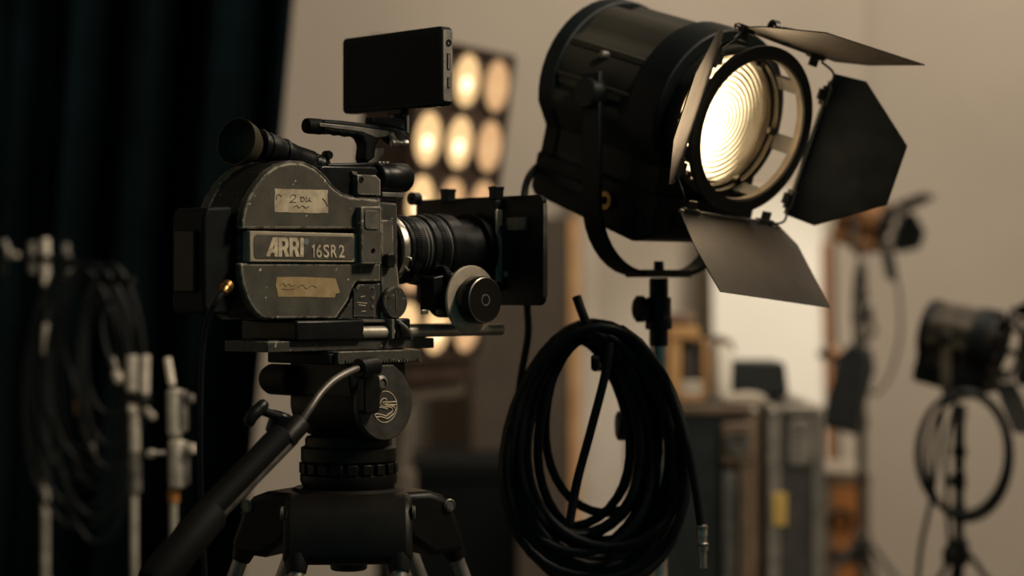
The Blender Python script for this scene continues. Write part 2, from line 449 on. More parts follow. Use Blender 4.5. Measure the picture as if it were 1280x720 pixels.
# lettering: four heavy slanted letters, then the model number
def to_badge(me, x, z, sx=1, sz=1, y=-.0040):
    return Matrix.Translation((x, y, z)) @ Matrix(((sx, 0, 0, 0), (0, 0, -1, 0), (0, sz, 0, 0), (0, 0, 0, 1)))
let_A = [[(0, 0), (.30, 0), (.42, .20), (.66, .20), (.66, 0), (.94, 0), (.94, 1), (.56, 1)], [(.52, .40), (.66, .40), (.66, .68)]]
let_R = [[(0, 0), (.26, 0), (.26, .36), (.36, .36), (.52, 0), (.82, 0), (.62, .40), (.70, .46), (.75, .56), (.76, .70), (.74, .84), (.66, .94), (.54, 1), (0, 1)],
         [(.26, .54), (.42, .54), (.48, .58), (.50, .67), (.48, .77), (.42, .80), (.26, .80)]]
let_I = [[(0, 0), (.27, 0), (.27, 1), (0, 1)]]
p0 = S(332, 320.5, -.004); p1 = S(379.5, 297.5, -.004)
Hl = p1.z - p0.z; Wl = p1.x - p0.x
total = .94 + .05 + .80 + .03 + .80 + .05 + .27
l = MB(); x = 0.0
for L, adv in ((let_A, .99), (let_R, .83), (let_R, .85), (let_I, .27)):
    cm = curve_mesh(L, .0004)
    l.mesh(cm, to_badge(cm, p0.x + x/total*Wl, p0.z, Wl/total, Hl)); x += adv
for ch, xa, xb in (('1', 389.5, 393), ('6', 395.3, 402.2), ('S', 404, 411.2), ('R', 413.4, 421.2), ('2', 423.2, 430.6)):
    tm = text_mesh(ch, 1.0, .0004, .016) if ch != '1' else curve_mesh([[(.55, 0), (1, 0), (1, 3), (.62, 3), (.5, 2.72), (0, 2.5), (0, 2.2), (.55, 2.38)]], .0004)
    xs = [v.co.x for v in tm.vertices]; ys = [v.co.y for v in tm.vertices]
    zt_ = 305.5 + (xa-389.5)*.02; q0 = S(xa, 322, -.004); q1 = S(xb, zt_, -.004)
    sx = (q1.x-q0.x)/(max(xs)-min(xs)); sz = (q1.z-q0.z)/(max(ys)-min(ys))
    l.mesh(tm, to_badge(tm, q0.x - min(xs)*sx, q0.z - min(ys)*sz, sx, sz))
l.build('lettering', M['letter'], bd, smooth=False)
q = S(383, 302, -.004)
MB().lathe([(0, 0), (.0042, 0), (.0042, .0006), (0, .0006)], (q.x, -.0034, q.z), (0, -1, 0), 24).build('trademark_dot', M['reg'], bd)
# tapes
def torn(px0, py0, px1, py1, y, rough=1.0, skew=0.0):
    pts = []; n = 9
    for k in range(n+1): pts.append((px0 + (px1-px0)*k/n, py0 + skew*k/n + random.uniform(-.3, .3)*rough))
    for k in range(1, 5): pts.append((px1 + random.uniform(-.8, .6)*rough, py0 + skew + (py1-py0)*k/5))
    for k in range(n, -1, -1): pts.append((px0 + (px1-px0)*k/n, py1 + skew*k/n + random.uniform(-.4, .4)*rough))
    for k in range(4, 0, -1): pts.append((px0 + random.uniform(-.6, .6)*rough, py0 + (py1-py0)*k/5))
    return out(pts, y)
tw = MB().xz(torn(343.5, 236, 410, 265, -.0004, 1, 1.6), -.0005, .0002).build('paper_tape', M['tape_white'], mag)
tw['label'] = 'off-white worn paper tape with faded handwriting'
tn = MB().xz(out([(346, 346.5), (372, 346), (400, 347), (419, 348), (422.5, 357), (425, 366), (420, 367), (418.5, 372), (380, 371), (347.5, 371), (346, 362), (344.5, 357)], -.0004), -.0005, .0002).build('cloth_tape', M['tape_tan'], mag)
tn['label'] = 'tan cloth tape with a slanted end'
def scribble(strokes, y, r, name, parent):
    m = MB()
    for st in strokes:
        pts = smoothpath([Vector((S(a, b, y).x, y, S(a, b, y).z)) for a, b in st], 4)
        m.tube(pts, r, 6)
    m.build(name, M['ink'], parent)
scribble([[(362.5, 247), (365, 243.5), (369, 244), (369.5, 247), (366, 250), (362.5, 253), (366, 252.5), (370, 253)],
          [(376, 246), (376.5, 252)], [(376, 246), (380, 247), (380, 251), (376.5, 252)], [(383, 245.5), (383, 252), (386, 251)], [(388, 247), (386, 249.5), (389, 252)],
          [(367, 259), (371, 257), (374, 260), (378, 257), (382, 260), (386, 258)], [(345.5, 250), (346, 244.5), (349, 243), (352, 246)], [(403, 248), (407, 252), (409.5, 258)]], -.0007, .00055, 'handwriting', tw)
scribble([[(350, 357), (354, 354), (357, 358), (361, 355), (364, 358), (369, 356)], [(372, 360), (378, 356), (383, 361), (390, 357), (396, 360)], [(352, 361), (360, 362), (368, 361)]], -.0006, .0004, 'handwriting', tn)

# --- battery and back of the body (mostly dark)
bt = MB().xz([(-.098, -.032), (-.135, -.032), (-.139, -.020), (-.139, .085), (-.134, .098), (-.096, .100), (-.088, .0)], .020, .086).build('battery', M['black_matte'], cam, .004, 3)
MB().box(-.145, -.138, .032, .074, -.005, .070).build('battery_latch', M['black_metal'], bt, .002)
# --- front section of the body
fr = MB().xz(out([(476, 252), (497, 254), (499, 400), (476, 400)], .006), .006, .092).build('front_body', M['body_dark'], cam, .003, 3)
MB().xz(out([(477, 275), (491.5, 275), (492.5, 322), (497, 336), (499, 352), (499, 399), (477, 399)], .002), .002, .012).build('turret_plate', M['grey_part'], fr, .0016)
q = S(483.5, 326, .002)
MB().xz(rrect(q.x-.0075, q.x+.0065, q.z-.009, q.z+.009, .005), -.008, .003).build('release_button', M['black_metal'], fr, .0012)
q = S(490, 378, .002)
dl = MB().lathe([(0, -.006), (.0195, -.006), (.021, -.004), (.021, .004), (0, .004)], (q.x, .0, q.z), (0, 1, 0), 40).build('speed_dial', M['body_dark'], fr)
d = MB()
for a in (20, 65, 100, 150, 210): d.bar((q.x+.011*math.cos(math.radians(a)), -.0064, q.z+.011*math.sin(math.radians(a))), (q.x+.016*math.cos(math.radians(a)), -.0064, q.z+.016*math.sin(math.radians(a))), .0008, .0012, (0, 1, 0))
d.bar((q.x, -.0064, q.z-.010), (q.x, -.0064, q.z+.011), .0012, .0012, (0, 1, 0))
d.build('dial_marking', M['steel'], dl)
# raised grey block with an inlaid pad
bk = MB().xz(out([(452, 258), (477, 258), (477, 330.5), (452, 330.5)], -.012), -.012, .006).build('meter_block', M['grey_part'], cam, .0018)
a = S(456, 263, -.013); b = S(474, 287, -.013)
MB().xz(rrect(a.x, b.x, b.z, a.z, .005), -.0135, -.011).build('inlaid_pad', M['alu_grey'], bk, .0006)
q = S(467, 313, -.013)
MB().lathe([(0, 0), (.0028, 0), (.0028, .0015), (.0014, .0015), (.0014, .0003), (0, .0003)], (q.x, -.0118, q.z), (0, -1, 0), 16).build('block_screw', M['black_metal'], bk)
# --- top housing
th = MB().xz(out([(398, 246), (399, 210), (404, 206), (470, 208), (496, 243), (496, 254), (430, 252)], .022), .022, .080).build('top_housing', M['black_metal'], cam, .003)
MB().xz(out([(447, 218), (470, 219), (476, 225), (476, 244.5), (447, 243.5)], .012), .012, .03).build('side_bracket', M['grey_part'], th, .0012)
q = S(451.5, 224.5, .012)
MB().lathe([(0, 0), (.0036, 0), (.0036, .0012), (.002, .0012), (.002, .0002), (0, .0002)], (q.x, .0122, q.z), (0, -1, 0), 18).build('bracket_screw', M['black_metal'], th)
MB().xz(out([(478, 240), (505, 241), (505, 247), (478, 246)], .02), .02, .045).build('bracket_foot', M['alu_grey'], th, .001)
MB().xz(out([(440, 214), (447, 215), (446, 219), (441, 218)], .018), .018, .026).build('clip', M['alu_grey'], th, .0006)
# barrel on the top
a = S(469, 222, .03); b = S(508, 222.5, .03)
br = MB().lathe([(0, 0), (.0165, 0), (.0185, .002), (.0185, .011), (.0192, .012), (.0192, (b-a).length-.004), (.0165, (b-a).length), (0, (b-a).length)], a, b-a, 40).build('video_tap_barrel', M['black_metal'], cam)
c = MB()
for k in range(3):
    q = a + (b-a)*(.1+.12*k); c.obox((q.x, q.y, q.z+.0195), (.005, .008, .003))
c.build('barrel_clip', M['steel'], br, .0006)
# --- handle
hy0, hy1 = .039, .061
grip_top = [(398, 149.5), (420, 151), (450, 154.5), (486, 159.5), (500, 164), (505, 172), (497, 184), (486, 178), (480, 172), (470, 172), (464, 184), (463, 198), (452, 206)]
hd = MB().xz(out(grip_top + [(449, 198), (451, 182), (447, 173), (440, 169.5), (434, 171), (428, 169), (421, 169.5), (416, 167.5), (409, 168), (403, 165.5), (398, 166)], .05), hy0, hy1).build('top_handle', M['black_matte'], cam, .004, 3)
MB().xz(out([(399, 153.5), (440, 157.5), (486, 164), (488, 170), (470, 172.5), (452, 165), (399, 158.5)], hy0), hy0-.001, hy0+.003).build('grip_side_plate', M['alu_grey'], hd, .001)
a = S(381, 157, .05); b = S(401, 158.5, .05)
MB().lathe([(0, 0), (.006, 0), (.0095, .002), (.0102, .006), (.0102, (b-a).length), (0, (b-a).length)], a, b-a, 28).build('grip_end_cap', M['rubber'], hd)
MB().xz(out([(400, 205), (470, 203), (474, 212), (400, 214)], .05), .034, .066).build('handle_base', M['black_metal'], hd, .002)
MB().xz(out([(470, 186), (480, 185), (479, 194), (470, 205), (452, 209), (452, 206), (463, 201)], hy0+.002), hy0+.001, hy1-.002).build('handle_gusset', M['alu_grey'], hd, .001)
# --- viewfinder
a = S(297, 178, .055); dirv = (S(330, 183, .055) - a).normalized()
vf = MB().tube(smoothpath([S(322, 181, .055), S(343, 186, .055), S(362, 194, .055), S(388, 203, .055), S(402, 208, .05)], 5), [.0175]*6+[.0165]*5+[.0155]*5+[.014]*5, 24).build('viewfinder_tube', M['black_metal'], cam)
vr = MB()
for px, py, r in ((325, 181.5, .0205), (334, 184, .0190), (354, 191, .0185)):
    q = S(px, py, .055); vr.lathe([(0, -.003), (r-.001, -.003), (r, -.002), (r, .002), (r-.001, .003), (0, .003)], q, dirv, 30)
vr.build('viewfinder_ring', M['black_metal'], vf)
MB().lathe([(.015, .026), (.021, .020), (.0275, .008), (.0300, -.004), (.0305, -.008), (.0290, -.008), (.0275, .002), (.022, .012), (.014, .017), (0, .018), (0, .026)], a + dirv*.004, dirv + Vector((-.05, .22, -.10)), 40).build('eyecup', M['olive'], vf)
MB().xz(out([(388, 196), (394, 193.5), (408, 203), (404, 209), (386, 209)], .05), .042, .066).build('viewfinder_bracket', M['black_metal'], cam, .0015)
q = S(409, 194, .05)
MB().lathe([(0, -.006), (.005, -.006), (.006, -.004), (.006, .004), (.005, .006), (0, .006)], q, (0, 1, 0), 18).build('bracket_knob', M['black_metal'], cam)
MB().cyl(S(409, 199, .05), S(411, 207, .05), .003).build('knob_stem', M['black_metal'], cam)

# --- lens
LY = .048
lz = S(500, 312, LY).z
def lx(px, y): return S(px, 312, y).x
ln = MB().lathe([(0, .128), (.032, .128), (.032, .146), (.029, .148), (.029, .171), (.042, .174), (.042, .186), (.0445, .188), (.0445, .226), (.047, .229),
                 (.047, .258), (.0495, .262), (.0495, .284), (.045, .288), (.043, .290), (.043, .338), (0, .338)], (0, LY, lz), (1, 0, 0), 64).build('lens', M['black_metal'], cam, ang=30)
MB().lathe([(.0395, .1715), (.0455, .1715), (.0462, .173), (.0462, .181), (.0445, .183), (.0395, .183)], (0, LY, lz), (1, 0, 0), 64, closed=True).build('iris_ring', M['silver'], ln)
MB().lathe([(.0285, .150), (.0318, .150), (.0318, .158), (.0285, .158)], (0, LY, lz), (1, 0, 0), 64, closed=True).build('mount_ring', M['silver'], ln)
g = MB()
g.gear((.194, LY, lz), (.205, LY, lz), .0462, .0016, 90)
g.gear((.240, LY, lz), (.250, LY, lz), .0486, .0016, 96)
g.build('focus_gear', M['black_metal'], ln, smooth=False)
g = MB()
for x_, r_ in ((.181, .0441), (.215, .0449), (.222, .0449), (.256, .0474)): g.ring((x_, LY, lz), (1, 0, 0), r_-.001, r_, .0012, 64)
g.build('scale_line', M['dull_steel'], ln)
lv = MB()
for ang, dx in ((195, 0), (213, .002)):
    a_ = math.radians(ang); yy = LY + .045*math.cos(a_); zz = lz + .045*math.sin(a_)
    lv.rod((.177+dx, yy, zz), (.177+dx, LY + .054*math.cos(a_), lz + .054*math.sin(a_)), .0022, .0006, 12)
lv.build('iris_lever', M['silver'], ln)

# --- matte box: stage block behind a wide flat hood plate
MXX = .352
b2 = FC.back(678, 243, MXX); b3 = FC.back(677, 382, MXX); yn = b2.y; ztop = b2.z; zbot = b3.z; yf = 2*LY - yn + .01
m = MB()
frame_prism(m, rrect(yn, yf, zbot, ztop, .010, 5), rrect(LY-.036, LY+.052, lz-.046, lz+.050, .006, 5), MXX, MXX+.009)
mb = m.build('matte_box', M['black_metal'], cam, .0015)
e = MB(); e.yz(rrect(yn-.0012, yn+.0008, zbot+.012, ztop-.012, .0008, 2), MXX+.001, MXX+.0085); e.build('lit_edge', M['alu_grey'], mb)  # lighter strip, paints the plate's side as catching the light
# filter stage
q0 = FC.back(620, 262, MXX-.012); q1 = FC.back(620, 352, MXX-.012)
m = MB(); frame_prism(m, rrect(q0.y, LY+.070, q1.z-.012, ztop-.004, .004, 4), rrect(LY-.034, LY+.040, lz-.036, lz+.036, .004, 4), MXX-.0125, MXX)
st = m.build('filter_stage', M['black_metal'], mb, .0015)
MB().box(MXX-.0125, MXX-.001, q0.y-.0015, q0.y+.001, q1.z, q0.z).build('lit_stage_side', M['rod_metal'], mb, .0006)  # pale metal strip imitates light on the stage's side face
q = FC.back(647, 280, MXX-.003)
MB().box(MXX-.007, MXX, q.y-.018, q.y+.018, q.z-.009, q.z+.009).build('catch_tab', M['dull_steel'], mb, .001)
q = FC.back(632, 285, MXX-.004)
MB().rod((MXX-.010, q.y, q.z), (MXX, q.y, q.z), .006).build('catch_knob', M['black_metal'], mb)
q = FC.back(634, 343, MXX-.003)
MB().rod((MXX-.008, q.y, q.z), (MXX, q.y, q.z), .0042, .001).build('thumb_screw', M['steel'], mb)
MB().lathe([(.042, 0), (.051, 0), (.051, .014), (.042, .014)], (MXX-.026, LY, lz), (1, 0, 0), 56, closed=True).build('lens_donut', M['rubber'], mb)
tn_ = MB()
for px, py in ((603, 281), (604, 316)):
    q = FC.back(px, py, MXX-.013); tn_.ball((MXX-.0125, q.y, q.z), .0022, n=10)
tn_.build('stage_screw', M['steel'], mb)
for px, w in ((561, .013), (621, .013)):
    q = FC.back(px, 240, MXX-.02)
    MB().yz([(q.y+w*.40, ztop-.006), (q.y-w*.40, ztop-.006), (q.y-w*.45, ztop+.006), (q.y-w*.62, ztop+.012), (q.y+w*.62, ztop+.012), (q.y+w*.45, ztop+.006)], MXX-.030, MXX-.012).build('top_lug', M['black_metal'], mb, .0012)
q = FC.back(522, 242, MXX-.04)
m = MB(); m.lathe([(.004, -.006), (.009, -.006), (.009, .006), (.004, .006)], (MXX-.045, q.y, ztop-.001), (1, 0, 0), 24, closed=True); m.build('eyelet', M['black_metal'], mb)
# --- follow focus
FX = .25
q = FC.back(607, 375, FX); fk = q.y; fz = q.z
qd = FC.back(589, 376, FX); fd = qd.y
ff = MB().lathe([(0, fd+.001), (.018, fd+.001), (.018, fd+.03), (.024, fd+.034), (.024, fd+.06), (0, fd+.06)], (FX, 0, fz), (0, 1, 0), 40).build('follow_focus', M['black_metal'], cam)
MB().lathe([(.024, 0), (.0445, 0), (.0455, .001), (.0455, .004), (.0445, .005), (.024, .005)], (FX, fd-.002, fz), (0, 1, 0), 64, closed=True).build('marking_disc', M['disc_grey'], ff)
kn = MB().lathe([(0, 0), (.007, 0), (.0072, .0006), (.0085, .0006), (.0085, 0), (.0285, 0), (.0305, .0015), (.0312, .004), (.0312, fd-fk-.006), (.028, fd-fk-.002), (0, fd-fk-.002)], (FX, fk, fz), (0, 1, 0), 64).build('focus_knob', M['black_gloss'], ff)
m = MB(); m.lathe([(.0290, -.0002), (.0302, .0008), (.0302, .0016), (.0290, .0010)], (FX, fk, fz), (0, 1, 0), 64, closed=True)
m.ring((FX, fk-.0004, fz), (0, 1, 0), .0064, .0076, .0008, 32); m.build('knob_rim_line', M['steel'], kn)
MB().xz([(FX-.045, -.030), (FX+.022, -.030), (FX+.022, fz+.020), (FX+.0, fz+.038), (FX-.045, fz+.030)], fd+.024, fd+.052).build('gear_box', M['black_metal'], ff, .002)
g = MB().gear((FX-.026, fd+.034, fz+.030), (FX-.018, fd+.034, fz+.030), .016, .002, 36); g.build('drive_gear', M['black_metal'], ff, smooth=False)
m = MB()
for px in (531, 550):
    q = S(px, 390, fd+.022); m.obox((q.x, fd+.0225, q.z), (.012, .003, .006))
m.build('gear_box_latch', M['steel'], ff, .0008)
# --- support rods and base
RZ = S(600, 412.5, 0).z
rd = S(627, 412, .0).x
for y in (.0, .096):
    MB().rod((.02, y, RZ), (rd, y, RZ), .0078, .0015, 28).build('support_rod', M['rod_metal'], cam)
MB().box(-.019, .093, -.008, .104, -.0665, -.0405).build('base_block', M['black_metal'], cam, .003)
rb = MB().box(.145, .172, -.009, .105, -.0665, -.0395).build('rod_clamp', M['black_metal'], cam, .003)
MB().tube(smoothpath([(.150, -.010, -.044), (.158, -.016, -.052), (.166, -.016, -.060), (.171, -.012, -.066)], 5), .0022, 8).build('clamp_lever', M['steel'], rb)
MB().xz([(.136, -.0405), (.141, -.0405), (.141, -.066), (.136, -.066)], -.012, .03).build('clamp_fin', M['alu_grey'], rb, .0008)
dv0 = S(335, 432, 0).x; dv1 = S(543, 432, 0).x
dov = MB().xy([(dv0, 0), (dv1, 0), (dv1, .088), (dv0, .088)], PLATE_BOT, PLATE_TOP).build('dovetail_plate', M['plate_worn'], cam, .0015)
MB().box(dv0+.01, dv1-.004, .012, .076, PLATE_TOP-.002, PLATE_TOP+.0012).build('dovetail_channel', M['black_metal'], dov, .0006)
# underside of the body down to the base block
MB().xz(out([(385, 399), (478, 399), (478, 405), (385, 405)], .012), .012, .088).build('body_foot', M['black_metal'], cam)
MB().xz(out([(440, 399.5), (500, 399.5), (500, 403), (440, 403)], .0), .0, .02).build('foot_rail', M['alu_grey'], cam, .0006)

# --- power lead of the film camera
pc = thing('power_cable', 'thin black cable with a brass plug hanging from the back of the film camera', 'cable', tuple(W(255, 1000, 2.56)))
yb = .0
pts = [FC.back(278, 366, -.158), FC.back(270, 378, -.168), FC.back(261, 394, -.174)] + [FC.side(a_, b_, FC.back(254, 430, -.176).y) for a_, b_ in ((254, 430), (251, 500), (251, 600), (256, 720), (262, 860))]
pts = [FC.o + FC.R @ p for p in pts]; pts += [Vector((pts[-1].x+.02, pts[-1].y, .25)), Vector((pts[-1].x+.05, pts[-1].y+.02, .03)), Vector((pts[-1].x+.2, pts[-1].y+.12, .008)), Vector((pts[-1].x+.4, pts[-1].y+.35, .008))]
OFF[pc.name] = Vector((pts[-4].x, pts[-4].y, 0)); pc.location = OFF[pc.name]
MB().tube(smoothpath(pts, 8), .0033, 10).build('lead', M['cable'], pc)
a = pts[0]; b = FC.o + FC.R @ FC.back(285, 356, -.1455)
MB().lathe([(0, 0), (.0045, 0), (.006, .004), (.006, (b-a).length*.55), (.0075, (b-a).length*.6), (.0075, (b-a).length), (0, (b-a).length)], a, b-a, 20).build('plug', M['brass'], pc)

# ================================================================== MONITOR
mx = .199
r0 = FC.back(553, 32, mx); r1 = FC.back(553, 131, mx); l0 = FC.back(428, 40, mx)
ya, yb_ = r0.y, l0.y; zt, zb = r0.z, r1.z
mon = thing('field_monitor', 'small black monitor mounted above the film camera handle, seen from the dark screen side', 'monitor', (mx+.008, (ya+yb_)/2, S(500, 170, .05).z), FC)
mo = MB().yz(rrect(ya, yb_, zb, zt, .007, 5), mx, mx+.0185).build('monitor_housing', M['black_matte'], mon, .0018)
MB().yz(rrect(ya+.007, yb_-.007, zb+.007, zt-.007, .003, 3), mx-.0006, mx+.001).build('screen', M['screen'], mo)
MB().xz(rrect(mx+.0012, mx+.0172, zb+.005, zt-.005, .003, 3), ya-.0012, ya+.001).build('side_panel', M['alu_grey'], mo, .0005)
c = MB()
zc = lambda py: FC.hit(559, py, (0, ya, 0), (0, 1, 0)).z
xcen = mx+.0095
c.lathe([(.0022, 0), (.0046, 0), (.0046, .0016), (.0022, .0016)], (xcen, ya-.001, zc(53.5)), (0, -1, 0), 24, closed=True)
c.box(xcen-.0028, xcen+.0028, ya-.0022, ya-.001, zc(87), zc(67))
c.box(xcen-.0022, xcen+.0022, ya-.0022, ya-.001, zc(110), zc(97))
c.build('port', M['black_gloss'], mo)
c = MB()
for z0_, z1_, w_ in ((zc(86), zc(68), .0010), (zc(109), zc(98), .0007)): c.box(xcen-w_, xcen+w_, ya-.0026, ya-.0015, z0_, z1_)
c.build('port_lining', M['steel'], mo)
bp = MB()
for k in range(5): bp.box(mx+.004, mx+.014, ya+.012+k*.010, ya+.018+k*.010, zb-.0014, zb+.001)
bp.build('vent_slot', M['black_gloss'], mo)
mc = (ya+yb_)/2 - .004
z1 = S(495, 146, .05).z; z2 = S(495, 166, .05).z
am = MB().box(mx+.0, mx+.018, mc-.013, mc+.013, zb-.008, zb).build('monitor_shoe', M['black_metal'], mon, .0012)
MB().rod((mx+.009, mc, zb-.018), (mx+.009, mc, zb-.006), .007).build('swivel_post', M['black_metal'], mon)
MB().rod((mx+.0165, mc-.006, zb-.012), (mx+.017, mc-.010, zb-.005), .002, .0005, 10).build('swivel_pin', M['steel'], am)
q0 = S(460, 148, .045); q1 = S(504, 166, .045)
g0 = S(462, 155.2, .05); g1 = S(486, 158.6, .05); g2 = S(500, 163.0, .05)
MB().xz([(g0.x, g0.z+.009), (g2.x+.004, g0.z+.011), (g2.x+.004, g2.z), (g2.x, g2.z+.0008), (g1.x, g1.z+.0008), (g0.x, g0.z+.0008)], .044, .060).build('mount_arm', M['black_matte'], mon, .0015)
MB().box(g2.x+.0045, g2.x+.009, .041, .058, g2.z-.004, zb-.0085).build('mount_upright', M['alu_grey'], mon, .001)
kb = MB(); a = S(489, 179, .026); b = S(508, 177, .026)
kb.lathe([(0, 0), (.0045, 0), (.0055, .001), (.0055, .009), (.003, .012), (.003, .016), (.0045, .019), (.0045, .024), (0, .024)], a, (1, -.25, .05), 8)
kb.build('clamp_screw', M['steel'], mon, smooth=False)
MB().rod(S(488, 166, .0335), S(494, 178, .0335), .004, .001).build('clamp_bolt', M['steel'], mon)

# ================================================================== TRIPOD
HX, HY = .116, .05
def hz(py): return -(py-360)*.001046
tri = thing('tripod', 'black fluid-head tripod with double metal legs under the film camera', 'tripod', (HX, HY, -EYE), FC)
pl = MB().box(.039, .181, -.020, .120, -.0965, PLATE_BOT-.0005).build('sliding_plate', M['plate_worn'], tri, .0015)
m = MB()
for k in range(26): m.box(.050+k*.0049, .0515+k*.0049, -.0208, -.0198, -.0958, -.0935 if k % 5 else -.0915)
m.build('scale_mark', M['black_metal'], pl, smooth=False)
MB().box(.030, .060, -.012, .112, -.0968, -.0825).build('plate_lock', M['black_matte'], pl, .002)
dz = -.1488
hb = MB().lathe([(0, -.014), (.046, -.014), (.048, -.010), (.048, .108), (.046, .114), (0, .114)], (HX, 0, dz), (0, 1, 0), 56).build('tilt_drum', M['tripod_black'], tri)
MB().xz([(HX-.050, -.0965), (HX+.046, -.0965), (HX+.046, -.120), (HX+.040, dz), (HX-.044, dz), (HX-.050, -.120)], -.010, .110).build('head_cradle', M['black_metal'], tri, .002)
dc = (S(481, 505, -.021))
prof = [(dc.x-.022, -.0985), (dc.x+.014, -.0985), (dc.x+.030, -.110)] + arc(dc.x, dz, .0470, 22, -202, 26) + [(dc.x-.030, -.112)]
pd = MB().xz(prof, -.0225, -.012).build('side_disc', M['side_grey'], hb, .0018)
pd['label'] = 'dark grey round side plate with a white emblem'
# emblem: circle and two hooked bands
em = MB(); ec = S(481.5, 508.5, -.023); R = .0205
em.ring((ec.x, -.0232, ec.z), (0, 1, 0), R-.0011, R, .0014, 56)
def band(pts): em.tube(smoothpath([Vector((ec.x+u*R, -.0229, ec.z+v*R)) for u, v in pts], 5), .00092, 6)
band([(.96, .28), (.40, .28), (.18, .30), (.05, .50), (-.22, .50), (-.40, .30), (-.36, .12), (-.10, .02), (.40, -.04), (.62, -.18), (.52, -.36), (.30, -.46), (.10, -.58), (-.2, -.50), (-.62, -.42), (-.88, -.42)])
band([(.99, .08), (.50, .10), (.20, .14), (.02, .30), (-.15, .30), (-.16, .20), (.10, .12), (.60, .02), (.84, -.16), (.74, -.44), (.48, -.60), (.2, -.74), (-.1, -.68), (-.4, -.60), (-.76, -.62)])
band([(-.9, -.02), (-.4, -.02), (-.1, -.08), (.2, -.14)])
em.build('emblem', M['letter'], pd)
MB().lathe([(0, 0), (.017, 0), (.0205, .003), (.0205, .050), (.018, .056), (0, .056)], (.064, .094, hz(475)), (0, 1, 0), 36).build('balance_knob', M['black_matte'], tri)
# handle rosette on the near side
q = S(464, 478, -.03)
rs = MB().xz(rrect(q.x-.016, q.x+.010, S(464, 517, -.03).z, S(464, 468, -.03).z, .007), -.036, -.022).build('handle_bracket', M['black_metal'], tri, .002)
q = S(480, 479, -.03)
MB().lathe([(0, 0), (.010, 0), (.010, .006), (.006, .008), (.006, .006), (.003, .006), (0, .006)], (q.x-.002, -.0225, q.z), (0, -1, 0), 28).build('bracket_bolt', M['dull_steel'], tri)
# neck: pan unit, clamp ring with windows, bowl seat
MB().lathe([(0, hz(545)), (.055, hz(545)), (.057, hz(548)), (.057, hz(556)), (.0625, hz(559)), (.0625, hz(574)), (.060, hz(577)), (.060, hz(590)), (.0635, hz(592)), (.0635, hz(600)), (.058, hz(611)), (.052, hz(616)), (0, hz(616))], (HX, HY, 0), (0, 0, 1), 64).build('pan_base', M['tripod_black'], tri)
m = MB()
for k in range(20):
    a = 2*PI*k/20; Rm = Matrix.Rotation(a, 3, 'Z')
    m.obox(Vector((HX, HY, (hz(577)+hz(590))/2)) + Rm @ Vector((.0615, 0, 0)), (.006, .013, hz(577)-hz(590)), Rm)
m.build('pan_brake_ring', M['tripod_black'], tri, .0012)
# crown in world-aligned directions inside the turned frame
inv = -math.radians(45)
def pol(az, r, z, tang=0.0):
    a = math.radians(az) + inv
    return Vector((HX + r*math.cos(a) - tang*math.sin(a), HY + r*math.sin(a) + tang*math.cos(a), z))
m = MB(); m.lathe([(0, hz(608)), (.070, hz(608)), (.078, hz(614)), (.078, hz(640)), (.060, hz(692)), (.030, hz(704)), (0, hz(704))], (HX, HY, 0), (0, 0, 1), 48)
cr = m.build('bowl', M['tripod_black'], tri)
AZ = (-86, 32, 154); TS = .064
MB().rod((HX, HY, hz(700)), (HX, HY, hz(712)), .024).build('bowl_clamp', M['black_metal'], tri)
for az in AZ:
    m = MB()
    # shoulder block that carries one leg
    prof = [(.030, hz(612)), (.078, hz(611)), (.099, hz(618)), (.112, hz(632)), (.131, hz(676)), (.128, hz(690)), (.082, hz(693)), (.045, hz(668))]
    a = math.radians(az) + inv; u = Vector((math.cos(a), math.sin(a), 0)); v = Vector((-math.sin(a), math.cos(a), 0)); o = Vector((HX, HY, 0))
    m.poly_prism(prof, lambda p: o + u*p[0] + v*(-.081) + Vector((0, 0, p[1])), lambda p: o + u*p[0] + v*.081 + Vector((0, 0, p[1])))
    sh = m.build('shoulder', M['tripod_black'], tri, .009, 3)
    ax_ = Vector((-math.sin(a), math.cos(a), 0))
    for s_ in (-1, 1):
        p_ = pol(az, .104, hz(630), s_*.0805)
        MB().lathe([(0, 0), (.0085, 0), (.0085, .0030), (.0070, .0042), (.0070, .0030), (.0050, .0030), (.0050, .0042), (0, .0042)], p_, ax_*s_, 28).build('pivot_bolt', M['dull_steel'], sh)
    tanl = math.tan(math.radians(23))
    zt_ = hz(628); zmid = -.80; zfl = -EYE+.025
    rm = .094+(zt_-zmid)*tanl; rf = .094+(zt_-zfl)*tanl
    leg = MB().bar(pol(az, rm, zmid, -TS-.014), pol(az, rm, zmid, TS+.014), .03, .05).build('leg', M['black_metal'], tri, .004)
    zc_ = hz(690); rt = .094 + (zt_-zc_)*tanl; zd = hz(699); rd_ = .094 + (zt_-zd)*tanl
    for s_ in (-1, 1):
        MB().tube([pol(az, rt-.004, zc_+.012, s_*TS), pol(az, rt, zc_, s_*TS), pol(az, rd_, zd, s_*TS)], [.0150, .0148, .0125], 24).build('leg_cup', M['tripod_black'], leg)
        MB().rod(pol(az, rt, zc_, s_*TS), pol(az, rm, zmid, s_*TS), .0098, .001).build('leg_tube', M['leg_tube'], leg)
    MB().rod(pol(az, rm, zmid, 0), pol(az, rf, zfl, 0), .011, .001).build('lower_tube', M['leg_tube'], leg)
    MB().lathe([(0, 0), (.022, 0), (.024, .004), (.016, .022), (.011, .040), (0, .040)], pol(az, rf, -EYE, 0), (0, 0, 1), 24).build('foot', M['rubber'], leg)
